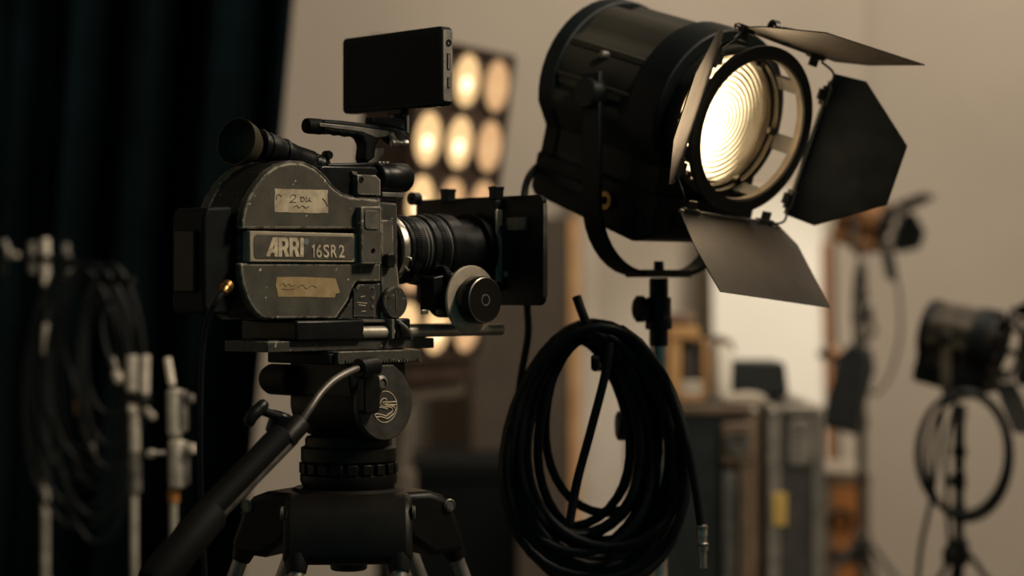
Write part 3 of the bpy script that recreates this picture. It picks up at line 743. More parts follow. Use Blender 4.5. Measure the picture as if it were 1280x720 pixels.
# pan bar
pb = [S(466, 459, -.040), S(452, 460, -.044), S(438, 464, -.048), S(418, 475, -.052), S(402, 490, -.056), S(389, 508, -.06), S(374, 531, -.06), S(364, 547, -.06)]
h1 = MB().tube(smoothpath(pb, 6), .0048, 16).build('pan_bar', M['dull_steel'], tri)
a = S(470, 457, -.04); b = S(447, 461, -.044)
MB().lathe([(0, 0), (.0105, 0), (.0125, .002), (.0125, (a-b).length-.002), (.0105, (a-b).length), (0, (a-b).length)], b, a-b, 28).build('bar_socket', M['black_metal'], h1)
a = S(376, 528, -.06); b = S(356, 550, -.062)
MB().lathe([(0, 0), (.0125, 0), (.0135, .002), (.0135, (b-a).length), (0, (b-a).length)], a, b-a, 28).build('bar_clamp', M['tripod_black'], h1)
c_ = S(360, 532, -.05)
MB().rod(c_ + Vector((-.012, .01, -.01)), c_ + Vector((-.006, .004, .016)), .013).build('clamp_boss', M['black_metal'], h1)
e0 = S(351, 522, -.05); e1 = S(326, 513, -.05)
MB().tube([e0, e0.lerp(e1, .5), e1], .0055, 14).build('clamp_stem', M['black_metal'], h1)
MB().tube(smoothpath([S(310, 532, -.05), S(314, 521, -.05), S(324, 511, -.05), S(332, 503, -.05)], 4), [.004, .006, .007, .0075, .0075, .008, .008, .008, .008, .008, .0075, .007, .005], 14).build('wing_handle', M['black_metal'], h1)
a = S(366, 545, -.062); b = S(258, 655, -.068)
MB().rod(a, b, .0105, .002).build('sleeve_highlight', M['dull_steel'], h1)  # steel rod put in as the highlight along the sleeve's right edge
a2 = S(354, 543, -.058); b2_ = S(250, 650, -.064)
MB().rod(a2, b2_, .0165, .003).build('bar_sleeve', M['rubber'], h1)
e_ = S(178, 745, -.074)
MB().lathe([(0, 0), (.017, 0), (.0205, .006), (.0215, .06), (.0225, (e_-b).length-.02), (.019, (e_-b).length), (0, (e_-b).length)], S(268, 638, -.067), e_ - S(268, 638, -.067), 32).build('hand_grip', M['rubber'], h1)

# ================================================================== FRESNEL LAMP HEADS
RHO = math.radians(9)
def section(r, low, wide, n=26, fins=True):
    """rounded top with long raised ribs, straight flared bottom; (y, z) outline"""
    pts = []
    for k in range(n+1):
        a = math.radians(-18 + 216*k/n)
        rr = r * (1.0 if not fins or (k % 5) < 3 else .93)
        pts.append((rr*math.cos(a), rr*math.sin(a)))
    pts += [(-wide, low*.55), (-wide, low), (wide, low), (wide, low*.55)]
    return pts
def leaf(m, p, o, x, phi, pts, t=.0016):
    tt = o.cross(x); d = math.cos(phi)*x + math.sin(phi)*o; n = d.cross(tt)
    m.poly_prism(pts, lambda q: p + tt*q[0] + d*q[1], lambda q: p + tt*q[0] + d*q[1] + n*t)
def fresnel(root, detail=True, shell='lamp_black', fin='lamp_fin', door='door_metal', lit=True, angles=(12, 34, 36, 55), ds=1.0):
    X = Vector((1, 0, 0))
    # housing: rear drum, hollow front section around the lamp chamber
    sec = section(.122, -.130, .092); secp = section(.122, -.130, .092, fins=False)
    circ = lambda pts, r: [(r*math.cos(math.atan2(z, y)), r*math.sin(math.atan2(z, y))) for y, z in pts]
    body = MB().yz(sec, -.300, -.190).build('housing', M[fin], root)
    m = MB(); frame_prism(m, sec, circ(sec, .109), -.190, -.066); m.build('front_housing', M[fin], body)
    MB().yz([(y*1.03, z*1.03) for y, z in secp], -.316, -.285).build('rear_rim', M[shell], body, .003)
    m = MB(); big = [(y*1.06, z*1.06) for y, z in secp]; frame_prism(m, big, circ(secp, .1085), -.122, -.062); m.build('front_rim', M[shell], body, .003)
    MB().yz([(y*.7, z*.7) for y, z in secp], -.328, -.314).build('rear_cover', M[shell], body, .004)
    MB().lathe([(0, 0), (.104, 0), (.104, .004), (0, .004)], (-.190, 0, 0), X, 48).build('reflector', M['silver'], body)
    # base box hanging below the drum
    MB().xz([(-.318, -.112), (-.318, -.168), (-.306, -.178), (-.090, -.188), (-.050, -.172), (-.050, -.112)], -.100, .100).build('base_box', M[shell], body, .006)
    if detail:
        m = MB()
        for x0, z0, w, h in ((-.275, -.150, .09, .016), (-.21, -.132, .022, .014), (-.10, -.170, .01, .03), (-.082, -.160, .012, .012)):
            MB().box(x0, x0+w, -.104, -.098, z0, z0+h).build('switch_plate', M['black_metal'], body, .002)
        m = MB(); m.lathe([(.006, 0), (.013, 0), (.013, .005), (.006, .005)], (-.150, -.101, -.145), (0, -1, 0), 24, closed=True); m.build('focus_crank', M['brass'], body)
        for k in range(3): MB().obox((-.050, -.06+.03*k, -.150), (.004, .012, .022)).build('base_vent', M['black_gloss'], body, .001)
        for (z_, hh) in ((.060, .010), (.012, .006)):
            MB().obox((-.20, -(.122**2-z_**2)**.5-.001, z_), (.16, .006, hh)).build('side_rail', M[fin], body, .0015)
        m = MB(); m.rod((-.20, -.124, .055), (-.20, -.106, .055), .006); m.build('side_bolt', M['dull_steel'], body)
    # lens, holder and front ring
    prof = [(0, .012)]; nr = 12; RL = .095
    for k in range(nr):
        r0 = RL*k/nr; r1 = RL*(k+1)/nr
        prof += [(max(r0, .0005), .012 - .0006*k), (r1*.985, .012 - .0006*k - (.0036 + .0003*k))]
    lens = MB().lathe(prof, (-.070, 0, 0), X, 64).build('step_lens', M['step_lens'] if lit else M['black_gloss'], body, ang=25)
    MB().lathe([(.0925, -.004), (.0925, .008), (.0950, .012), (.0985, .012), (.1000, .020), (.1050, .020), (.1050, -.010), (.0925, -.010)], (-.066, 0, 0), X, 64, closed=True).build('lens_holder', M['holder'], body)
    MB().lathe([(.1035, 0), (.1080, 0), (.1080, .022), (.1035, .022)], (-.067, 0, 0), X, 64, closed=True).build('holder_band', M['ring_metal'], body)
    for a in (62, 118, 178, 236, 300, 355):
        R_ = Matrix.Rotation(math.radians(a), 3, 'X'); MB().obox(R_ @ Vector((-.050, .0965, 0)), (.008, .012, .010), R_).build('lens_clip', M['holder'], body, .001)
    fr_ = MB().lathe([(.1010, -.010), (.1030, -.012), (.119, -.004), (.119, .003), (.1020, .003)], (0, 0, 0), X, 72, closed=True).build('front_ring', M['ring_metal'], body)
    MB().lathe([(.1000, -.010), (.1030, -.010), (.1028, .0015), (.1000, .0015)], (0, 0, 0), X, 72, closed=True).build('ring_liner', M['holder'], fr_)
    for a in (38, -12, -62, 150, 205, 265):
        R_ = Matrix.Rotation(math.radians(a), 3, 'X'); MB().obox(R_ @ Vector((-.026, .1045, 0)), (.046, .005, .024), R_).build('ring_lug', M['ring_metal'], fr_, .001)
    # barn doors hinged on the ring
    Yv = Vector((0, math.cos(RHO), -math.sin(RHO))); Zv = Vector((0, math.sin(RHO), math.cos(RHO)))
    Y4 = Vector((0, math.cos(RHO*.45), -math.sin(RHO*.45))); Z4 = Vector((0, math.sin(RHO*.45), math.cos(RHO*.45)))
    hh = .127
    hexa = [(-.112, 0), (-.115, .046), (-.046, .130), (.042, .130), (.103, .042), (.101, 0)]
    sets = ((Zv, angles[0], [(-.088, 0), (.118, 0), (.140, .045), (.134, .145), (-.055, .118), (-.092, .035)]),
            (-Z4, angles[1], [(.102, 0), (-.106, 0), (-.124, .036), (-.112, .152), (.112, .142), (.112, .06)]),
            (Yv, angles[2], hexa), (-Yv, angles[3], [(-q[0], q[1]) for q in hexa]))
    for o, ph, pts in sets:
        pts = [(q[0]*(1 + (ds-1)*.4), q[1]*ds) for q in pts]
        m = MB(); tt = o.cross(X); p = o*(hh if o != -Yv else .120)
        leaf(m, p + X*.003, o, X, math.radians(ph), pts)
        d = m.build('barn_door', M['black_matte'] if o == Yv else M[door], body, .0005)  # right door in a darker colour, so it looks unlit
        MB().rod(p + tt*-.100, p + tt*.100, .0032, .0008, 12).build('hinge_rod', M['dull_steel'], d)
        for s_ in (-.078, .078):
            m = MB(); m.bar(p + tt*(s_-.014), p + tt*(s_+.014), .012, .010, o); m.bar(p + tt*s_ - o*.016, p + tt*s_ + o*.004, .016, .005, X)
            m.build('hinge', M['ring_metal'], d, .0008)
    # corner wires between doors
    for a in (45, 135, 225, 315):
        m = MB(); ca = math.radians(a) - RHO; q = Vector((.004, .155*math.cos(ca), .155*math.sin(ca)))
        tq = Vector((0, -math.sin(ca), math.cos(ca)))
        m.tube(smoothpath([q - tq*.022 - q.normalized()*.006, q - tq*.006 + Vector((.010, 0, 0)), q + tq*.006 + Vector((.010, 0, 0)), q + tq*.022 - q.normalized()*.006], 4), .0018, 8)
        m.build('corner_wire', M['black_metal'], fr_)
    # top latch
    m = MB(); m.lathe([(.009, -.004), (.014, -.004), (.014, .004), (.009, .004)], (-.010, .010, .140), (.3, 1, 0), 24, closed=True); m.obox((.004, .026, .136), (.014, .016, .022)); m.build('safety_loop', M['black_metal'], body)
    return body

LF = Frame((.334, 2.85, 1.62), math.radians(-48.7), math.radians(16.9))
LB = Vector((-.19, 0, 0))                       # pivot of the yoke
pw = LF.o + LF.R @ LB
lamp = thing('fresnel_lamp', 'large black fresnel lamp with a glowing lens and open barn doors', 'film lamp', (0, 0, 0), LF)
body = fresnel(lamp)
m = MB(); m.lathe([(0, 0), (.008, .002), (.011, .008), (.010, .016), (.005, .022), (0, .023)], (-.186, -.012, -.026), (1, 0, 0), 20); m.build('bulb', M['bulb'], body)
# yoke (upright in the world): a flat bar bent into a U
LFi = LF.R.transposed()
def toL(w): return LFi @ (Vector(w) - LF.o)
latv = Vector((math.cos(math.radians(-48.7)+PI/2), math.sin(math.radians(-48.7)+PI/2), 0))
fwdv = Vector((latv.y, -latv.x, 0))
zb_y = W(810, 342, 2.99).z
def flatbar(path, wdir, w, nfun, t, m):
    rings = []
    for i, p in enumerate(path):
        a_ = path[max(0, i-1)]; b_ = path[min(len(path)-1, i+1)]; d_ = (b_-a_).normalized(); nn = d_.cross(wdir).normalized()
        rings.append([m.bm.verts.new(toL(p + wdir*sx*w/2 + nn*sy*t/2)) for sx, sy in ((-1, -1), (1, -1), (1, 1), (-1, 1))])
    for r0, r1 in zip(rings, rings[1:]):
        for k in range(4): m.bm.faces.new((r0[k], r0[(k+1) % 4], r1[(k+1) % 4], r1[k]))
    m.bm.faces.new(rings[0][::-1]); m.bm.faces.new(rings[-1])
hw = .134
U = []
for s_ in (-1,): U.append(pw + latv*(-hw) + Vector((0, 0, .03)))
cz = zb_y + .10
U += [pw*1 + latv*(-hw) + Vector((0, 0, -.10))]
U += [Vector((pw.x, pw.y, 0)) + latv*(-hw + .095*(1-math.cos(math.radians(a)))) + Vector((0, 0, cz - .10*math.sin(math.radians(a)))) for a in range(0, 91, 10)]
U2 = [Vector((2*pw.x - p.x, 2*pw.y - p.y, p.z)) for p in U][::-1]
m = MB(); flatbar(U + U2, fwdv, .036, None, .007, m)
yk = m.build('yoke', M['lamp_black'], lamp, .0015, ang=50)
for s_ in (-1, 1): MB().rod(toL(pw + latv*s_*(hw+.016)), toL(pw + latv*s_*(hw-.012)), .022).build('tilt_lock', M['black_metal'], yk)
base_c = Vector((pw.x, pw.y, zb_y))
m = MB(); m.bar(toL(base_c - latv*.048), toL(base_c + latv*.048), .044, .011, LFi @ Vector((0, 0, 1))); m.build('yoke_bridge', M['ring_metal'], yk, .002)
m = MB(); m.cyl(toL(base_c + Vector((0, 0, .004))), toL(base_c + Vector((0, 0, .018))), .008, .007, 6); m.build('yoke_bolt', M['black_metal'], yk)
# lamp lead
LP = [W(688, 204, 3.06), W(672, 208, 3.05), W(660, 224, 3.0), W(655, 250, 2.98), W(656, 300, 2.97), W(659, 380, 2.97), W(660, 420, 2.96), W(650, 480, 2.965), W(645, 560, 2.97), W(662, 640, 2.98), W(700, 740, 2.99), W(740, 840, 3.0)]
MB().tube([toL(p) for p in smoothpath(LP, 6)], .0055, 10).build('power_cord', M['cable'], lamp)
# put the Empty at the yoke's foot
def rebase(root, frame, wpt):
    loc = frame.R.transposed() @ (Vector(wpt) - frame.o)
    for ob in [o for o in bpy.data.objects if o.type == 'MESH' and o.parent is not None and root_of(o) == root]:
        ob.data.transform(Matrix.Translation(-loc))
    root.location = Vector(wpt); OFF[root.name] = loc
rebase(lamp, LF, base_c - Vector((0, 0, .006)))

def lamp_stand(name, label, top, r, joint_z, foot_r, mats, azs=(20, 140, 260), group=None, knobs=(), sleeve=None, cup=True):
    t = thing(name, label, 'light stand', (top.x, top.y, 0), group=group)
    m1, m2 = mats
    MB().rod((top.x, top.y, joint_z-.25), (top.x, top.y, top.z-.055), r, .001, 24).build('pole', M[m2], t)
    MB().rod((top.x, top.y, top.z-.10), (top.x, top.y, top.z), r*1.12, .002, 24).build('socket', M[m1], t)
    col = MB().lathe([(0, 0), (r*1.5, 0), (r*1.6, .003), (r*1.6, .016), (r*1.4, .020), (0, .020)], (top.x, top.y, top.z-.075), (0, 0, 1), 24).build('collar', M[m1], t)
    for (dz_, kx, ky, kr) in knobs:
        m = MB(); p = Vector((top.x, top.y, top.z+dz_)); d_ = Vector((kx, ky, 0)); L = d_.length; d_.normalize()
        m.rod(p, p + d_*(L*.7), .005, .001, 12); m.lathe([(0, 0), (kr*.8, 0), (kr, .003), (kr, .011), (kr*.8, .014), (0, .014)], p + d_*(L*.62), d_, 12)
        m.lathe([(0, 0), (r*1.45, 0), (r*1.45, .035), (0, .035)], (top.x, top.y, p.z-.018), (0, 0, 1), 24)
        m.build('knob', M[m1], t)
    MB().lathe([(0, 0), (r*1.9, 0), (r*2.0, .004), (r*2.0, .05), (r*1.4, .06), (0, .06)], (top.x, top.y, joint_z-.03), (0, 0, 1), 24).build('leg_hub', M[m1], t)
    for az in azs:
        a = math.radians(az); u = Vector((math.cos(a), math.sin(a), 0)); lg = MB()
        p0 = Vector((top.x, top.y, joint_z)) + u*r*1.7; p1 = Vector((top.x, top.y, .012)) + u*foot_r
        lg.tube([p0, p0.lerp(p1, .03) + Vector((0, 0, .003)), p1], r*.62, 12)
        l_ = lg.build('leg', M[m1], t)
        MB().rod(Vector((top.x, top.y, joint_z*.42)) + u*r, p0.lerp(p1, .55), r*.4, .001, 10).build('brace', M[m1], l_)
        MB().ball(p1, r*.9, n=12).build('foot', M['rubber'], l_)
    return t
stand_top = base_c - Vector((0, 0, .0065))
ls = lamp_stand('lamp_stand', 'black and steel stand under the large glowing fresnel lamp', stand_top, .0125, .62, .52, ('black_metal', 'steel'), (80, 205, 325),
           knobs=((-.045, -.034, -.012, .020), (-.215, -.078, -.008, .022)))
# hook that carries the cable coil
hk = smoothpath([Vector((stand_top.x, stand_top.y, W(0, 458, 2.95).z)), W(775, 459, 2.970), W(748, 459, 2.960), W(744, 459, 2.925), W(744, 459, 2.80), W(744, 456, 2.785), W(744, 446, 2.778)], 4)
MB().tube(hk, .006, 10).build('cable_hook', M['black_metal'], ls)

# ------------------------------------------------------------------ coil of cable on the stand
def coil():
    t = thing('cable_coil', 'big coil of thick black cable hanging on the lamp stand', 'cable', tuple(W(745, 728, 2.86)))
    N = 25; pts = []; n = 36; rnd = random.Random(11)
    L = []
    sizes = [1, .85, .95, .3, .75, 1, .62, .9, .12, .8, .97, .5, .88, .7, .0, .92, .82, .66, .98, .22, .90, .34, .99, .55, .93]
    for i in range(N):
        s = sizes[i % len(sizes)]
        L.append(dict(cx=728+18*s + rnd.uniform(-6, 6), rx=49+87*s + rnd.uniform(-5, 4), top=424-24*s*rnd.uniform(.55, 1.0) + rnd.uniform(-1, 3), bot=594+146*s + rnd.uniform(-10, 6),
                      y=2.858 + .048*(2*((i*7) % N)/N - 1)*.9, sh=rnd.uniform(-10, 10)))
    for i in range(N*n):
        k = i/n; a = int(k) % N; b = (a+1) % N if a+1 < N else a; f = k-int(k); ff_ = f*f*(3-2*f)
        g = lambda q: L[a][q]*(1-ff_) + L[b][q]*ff_
        th = 2*PI*f
        up = (1-math.cos(th))/2
        px = g('cx') + g('rx')*math.sin(th)*(.70+.30*up) + g('sh')*up
        py = g('top') + (g('bot')-g('top'))*up
        pts.append(W(px, py, g('y') + .012*math.sin(th*2+a)))
    # free end with a plug hangs at the right
    pts += smoothpath([W(800, 428, 2.82), W(835, 480, 2.80), W(858, 550, 2.79), W(870, 610, 2.79), W(877, 658, 2.79)], 6)
    # start: end that sticks up over the bundle
    st = smoothpath([W(721, 371, 2.83), W(726, 386, 2.825), W(732, 402, 2.825), W(738, 418, 2.83)], 4)
    MB().tube(st + pts[2:], .0066, 10).build('cable', M['cable'], t, ang=80)
    # tie strap lying across the opening
    MB().tube(smoothpath([W(762, 428, 2.795), W(756, 470, 2.795), W(738, 540, 2.797), W(722, 600, 2.80), W(712, 655, 2.80)], 6), .0062, 10).build('cable_tail', M['cable'], t)
    a = W(877, 655, 2.79); b = W(879, 710, 2.79); d = b-a; Ln = d.length
    MB().lathe([(0, 0), (.0060, 0), (.0075, .003), (.0075, Ln*.28), (.0065, Ln*.30), (.0065, Ln*.42), (.0078, Ln*.44), (.0072, Ln*.60), (.0055, Ln*.62), (.0050, Ln), (0, Ln)], a, d, 24).build('connector', M['steel'], t)
    m = MB(); m.ring(a + d*.05, d, .0070, .0086, .004, 24); m.ring(a+d*.44, d, .0070, .0086, .004, 24); m.build('connector_collar', M['dull_steel'], t)
coil()

# ================================================================== LAMP BANK (blurred, behind the camera)
def lamp_bank():
    Yc = 5.0
    cen = W(569, 256, Yc)
    ga = math.radians(62); tau = math.radians(8)
    fwd = Vector((math.sin(ga), -math.cos(ga), 0)); right = Vector((math.cos(ga), math.sin(ga), 0))
    n_ = (fwd*math.cos(tau) + Vector((0, 0, -math.sin(tau)))).normalized(); up = n_.cross(right)*-1
    if up.z < 0: up = -up
    R = Matrix((right, up, n_)).transposed()
    sp = .152; nc, nr_ = 3, 5
    bx = bpy.data.objects.new('lamp_bank', None)
    t = thing('lamp_bank', 'tall bank of round glowing lamps on a stand behind the film camera', 'film lamp', (cen.x-.05, cen.y, 0))
    P = lambda u, v, w: cen + R @ Vector((u, v, w))
    w2, h2 = sp*nc/2-.004, sp*nr_/2-.002
    m = MB()
    m.poly_prism([(-w2, -h2-.07), (w2, -h2-.07), (w2, h2), (-w2, h2)], lambda p: P(p[0], p[1], -.16), lambda p: P(p[0], p[1], -.02))
    hs = m.build('housing', M['bank_brown'], t, .01)
    m = MB()
    for x0, x1, y0, y1 in ((-w2-.004, -w2+.002, -h2, h2), (w2-.002, w2+.004, -h2, h2), (-w2, w2, h2-.002, h2+.008), (-w2, w2, -h2-.008, -h2+.002)):
        m.poly_prism([(x0, y0), (x1, y0), (x1, y1), (x0, y1)], lambda p: P(p[0], p[1], -.03), lambda p: P(p[0], p[1], -.004))
    for k in (1, 2): 
        x = -w2 + 2*w2*k/3; m.poly_prism([(x-.004, -h2), (x+.004, -h2), (x+.004, h2), (x-.004, h2)], lambda p: P(p[0], p[1], -.03), lambda p: P(p[0], p[1], -.012))
    m.build('front_frame', M['bank_brown'], hs, .003)
    first = None
    for c_ in range(nc):
        for r_ in range(nr_):
            u0 = (c_-1)*sp; v0 = (2-r_)*sp
            if first is None:
                m = MB(); m.lathe([(.0, -.05), (.035, -.045), (.066, -.005), (.069, .0), (.069, .006), (.064, .006), (.062, .0)], P(u0, v0, -.012), n_, 36)
                lp = m.build('lamp', M['bank_stand'], t)
                m = MB(); m.lathe([(.064, -.002), (.050, .006), (.030, .010), (0, .012)], P(u0, v0, -.010), n_, 36); ls_ = m.build('lamp_glass', M['bank_glow'], lp)
                m = MB(); m.lathe([(.0, .010), (.010, .008), (.018, .004), (.021, -.002), (0, -.002)], P(u0-.016, v0-.010, -.001), n_, 24); fl = m.build('filament_glow', M['bank_hot'], lp)
                first = (lp, ls_, fl, u0, v0)
                dim = [ls_.data.copy(), fl.data.copy()]; dim[0].materials[0] = M['bank_glow_dim']; dim[1].materials[0] = M['bank_hot_dim']
            else:
                d_ = P(u0, v0, 0) - P(first[3], first[4], 0)
                a = first[0].copy(); C.objects.link(a); a.location = d_
                for ch in first[1:3]:
                    b = ch.copy(); C.objects.link(b); b.parent = a
                    if c_ == 2 or (c_ + r_) % 4 == 3:       # some lamps burn dimmer and redder
                        b.data = dim[0] if 'glass' in ch.name else dim[1]
    # stand
    px = P(0, -h2-.07, -.09)
    MB().bar(P(-w2-.02, -h2-.095, -.07), P(w2+.02, -h2-.095, -.07), .05, .045).build('cross_bar', M['bank_stand'], t, .004)
    MB().rod((px.x, px.y, .55), (px.x, px.y, px.z+.02), .026).build('pole', M['bank_stand'], t)
    MB().rod((px.x, px.y, px.z-.40), (px.x, px.y, px.z-.34), .038).build('collar', M['bank_stand'], t)
    MB().rod((px.x, px.y, .28), (px.x, px.y, .95), .036).build('riser', M['bank_stand'], t)
    for az in (30, 150, 270):
        a = math.radians(az); u = Vector((math.cos(a), math.sin(a), 0))
        MB().tube([Vector((px.x, px.y, .6)) + u*.03, Vector((px.x, px.y, .02)) + u*.45], .014, 12).build('leg', M['bank_stand'], t)
lamp_bank()

# ================================================================== SET BEHIND: flats, board, planks, cases
def leaning(name, label, cat, pxa, pxb, ytop, Y, thick, m, zbot=0.0, back=0.05, edge=None):
    a = W(pxa, ytop, Y); b = W(pxb, ytop, Y)
    t = thing(name, label, cat, ((a.x+b.x)/2, Y, zbot))
    mm = MB(); z = a.z
    mm.poly_prism([(a.x, zbot), (b.x, zbot), (b.x, z), (a.x, z)], lambda p: Vector((p[0], Y + back*(p[1]-zbot)/(z-zbot), p[1])), lambda p: Vector((p[0], Y + thick + back*(p[1]-zbot)/(z-zbot), p[1])))
    mm.build('panel', M[m], t, .003)
    return t, a, b, z
t, a, b, z = leaning('stage_flat', 'dark brown flat panel leaning on the wall left of the cable coil', 'panel', 588, 714, 268, 6.6, .03, 'brown_flat', back=.25)
m = MB(); m.poly_prism([(b.x, .0), (b.x+.034, .0), (b.x+.034, z), (b.x, z)], lambda p: Vector((p[0], 6.585+.25*p[1]/z, p[1])), lambda p: Vector((p[0], 6.64+.25*p[1]/z, p[1])))
m.build('edge_batten', M['wood_pale'], t, .002)
t, a, b, z = leaning('foam_board', 'narrow pale board standing on edge beside the brown flat panel', 'board', 730, 747, 120, 6.9, .03, 'pale', back=.15)
t, a, b, z = leaning('bounce_board', 'bright cream white board leaning on the wall behind the road cases', 'board', 898, 1041, 232, 6.75, .03, 'cream', back=.25)
m = MB()
for k in (0, 1): m.box(a.x+.02+k*(b.x-a.x-.08), a.x+.06+k*(b.x-a.x-.08), 6.79, 6.86, .0, .5)
m.build('back_batten', M['wood'], t)
t, a, b, z = leaning('wooden_plank', 'narrow upright wooden plank with an orange edge right of the cream board', 'plank', 1043, 1057, 300, 6.72, .045, 'wood', back=.22)
m = MB(); m.poly_prism([(b.x-.022, 0), (b.x+.002, 0), (b.x+.002, z-.004), (b.x-.022, z-.004)], lambda p: Vector((p[0], 6.715+.22*p[1]/z, p[1])), lambda p: Vector((p[0], 6.721+.22*p[1]/z, p[1])))
m.build('painted_face', M['brown_flat'], t)

# orange wooden crate on the floor
def crate():
    a = W(1034, 592, 6.2); b = W(1087, 592, 6.2); d = .33; x0, x1 = a.x, b.x; z1 = a.z; y0, y1 = 6.2, 6.2+d
    t = thing('wooden_crate', 'tall orange-brown wooden crate beside the grey road case', 'crate', ((x0+x1)/2, 6.36, 0))
    MB().box(x0+.008, x1-.008, y0+.008, y1-.008, .01, z1-.01).build('panel', M['wood'], t, .003)
    m = MB()
    for x in (x0, x1-.02):
        for y in (y0, y1-.02): m.box(x, x+.02, y, y+.02, 0, z1)
    for z in (0, z1-.03):
        m.box(x0, x1, y0, y0+.012, z, z+.03); m.box(x0, x1, y1-.012, y1, z, z+.03)
    m.build('corner_batten', M['case_wood'], t, .002)
    MB().box(x0-.003, x1+.003, y0-.003, y1+.003, z1, z1+.012).build('lid', M['pale'], t, .002)
    hx = x0+.038; hz_ = W(0, 648, 6.2).z
    m = MB(); m.tube(smoothpath([(hx-.028, y0+.010, hz_-.03), (hx-.026, y0-.03, hz_+.010), (hx, y0-.034, hz_+.024), (hx+.026, y0-.03, hz_+.010), (hx+.028, y0+.010, hz_-.03)], 5), .011, 10); m.build('handle', M['black_matte'], t)
    MB().box(x0+.004, x1-.004, y0-.002, y0+.012, W(0, 702, 6.2).z, W(0, 688, 6.2).z).build('dark_band', M['case_black'], t)
crate()

# road cases
def road_case(name, label, px0, px1, ytop, Y, depth, face, edge, yaw=0, extra=None):
    a = W(px0, ytop, Y); b = W(px1, ytop, Y); x0, x1, z1 = a.x, b.x, a.z
    t = thing(name, label, 'road case', ((x0+x1)/2, Y+depth/2, 0))
    y0, y1 = Y, Y+depth; z0 = .10
    sh = MB().box(x0+.006, x1-.006, y0+.006, y1-.006, z0+.004, z1-.004).build('shell', M[face], t)
    m = MB(); w = .03
    for x in (x0, x1-w):
        for y in (y0, y1-w): m.box(x, x+w, y, y+w, z0, z1)
    for z in (z0, z1-w*.6):
        for y in (y0, y1-w): m.box(x0, x1, y, y+w, z, z+w*.6)
        for x in (x0, x1-w): m.box(x, x+w, y0, y1, z, z+w*.6)
    m.build('edge_profile', M[edge], t, .003)
    for x in (x0, x1):
        for y in (y0, y1):
            for z in (z0, z1): MB().ball((x+(.013 if x == x0 else -.013), y+(.013 if y == y0 else -.013), z+(.013 if z == z0 else -.013)), .017, n=12).build('ball_corner', M['case_alu'], t)
    for sx in (x0+.05, x1-.05):
        for sy in (y0+.07, y1-.07):
            m = MB(); m.lathe([(0, -.015), (.04, -.015), (.045, -.008), (.045, .008), (.04, .015), (0, .015)], (sx, sy, .045), (1, 0, 0), 24); m.box(sx-.02, sx+.02, sy-.01, sy+.01, .05, .10)
            m.build('caster', M['black_metal'], t)
    return t, x0, x1, y0, y1, z1
t, x0, x1, y0, y1, z1 = road_case('road_case', 'black road case with a brown top edge and metal latch, behind the cable coil', 800, 949, 508, 4.78, .60, 'case_black', 'case_wood')
def on(px, py, Y): return W(px, py, Y)
a = on(902, 528, 4.77); b = on(942, 582, 4.77)
m = MB(); m.box(a.x, b.x, y0-.008, y0+.004, b.z, a.z); lt = m.build('latch_dish', M['case_wood'], t, .006)
m = MB(); m.lathe([(.010, 0), (.026, 0), (.026, .008), (.010, .008)], ((a.x+b.x)/2, y0-.016, (a.z+b.z)/2), (0, 1, 0), 28, closed=True); m.bar(((a.x+b.x)/2-.026, y0-.012, (a.z+b.z)/2+.02), ((a.x+b.x)/2+.026, y0-.012, (a.z+b.z)/2+.02), .008, .008); m.build('twist_latch', M['dull_steel'], lt)
for p0_, p1_, mm in ((904, 920, 'dull_steel'), (925, 938, 'case_wood')):
    a = on(p0_, 590, 4.77); b = on(p1_, 590, 4.77)
    m = MB(); m.box(a.x, b.x, y0-.010, y0+.004, .16, a.z if p0_ == 904 else on(0, 583, 4.77).z); m.build('metal_strip', M[mm], t, .002)
t, x0, x1, y0, y1, z1 = road_case('road_case', 'grey road case with pale metal edges, a white label plate and a yellow tag', 959, 1031, 508, 4.78, .60, 'case_grey', 'case_alu')
a = on(987, 525, 4.77); b = on(1014, 582, 4.77)
m = MB(); m.xz(rrect(a.x, b.x, b.z, a.z, .012, 4), y0-.001, y0+.008); lbp = m.build('label_plate', M['case_alu'], t, .001)
m = MB()
for k in range(3): m.bar((a.x+.012, y0-.0015, a.z-.03-.022*k), (b.x-.014-.006*k, y0-.0015, a.z-.03-.022*k), .002, .006, (0, 0, 1))
m.build('label_line', M['case_grey'], lbp)
a = on(966, 617, 4.77); b = on(984, 658, 4.77)
MB().box(a.x, b.x, y0-.004, y0+.004, b.z, a.z).build('yellow_tag', M['yellow'], t, .002)
CZ = z1; CY = 4.78
Z1 = W(0, 508, 4.78).z + .0045

# black instrument case standing on the grey case
a = W(917, 453, 5.0); b = W(983, 492, 5.0)
t = thing('equipment_box', 'small black slant-sided box standing on the road cases before the cream board', 'box', ((a.x+b.x)/2, 5.1, Z1))
MB().poly_prism([(a.x, Z1+.012), (b.x+.006, Z1+.012), (b.x-.004, a.z), (a.x+.004, a.z)], lambda p: Vector((p[0], 5.0, p[1])), lambda p: Vector((p[0], 5.22, p[1]))).build('shell', M['case_black'], t, .004)
MB().box(a.x-.002, b.x-.0, 5.02, 5.20, Z1, Z1+.013).build('base_tray', M['case_black'], t, .002)
# pale folded cloth in front of it
xa = W(905, 0, 4.9).x; xb = W(956, 0, 4.9).x; zq = Z1 - .0043
m = MB(); m.xz([(xa, zq), (xb, zq), (xb, zq+.020), (xb-.03, zq+.026), (xa+.02, zq+.022), (xa, zq+.012)], 4.87, 4.97)
tag(m.build('folded_cloth', M['pale'], None, .006, 3), 'pale folded cloth lying on the black road case', 'cloth')
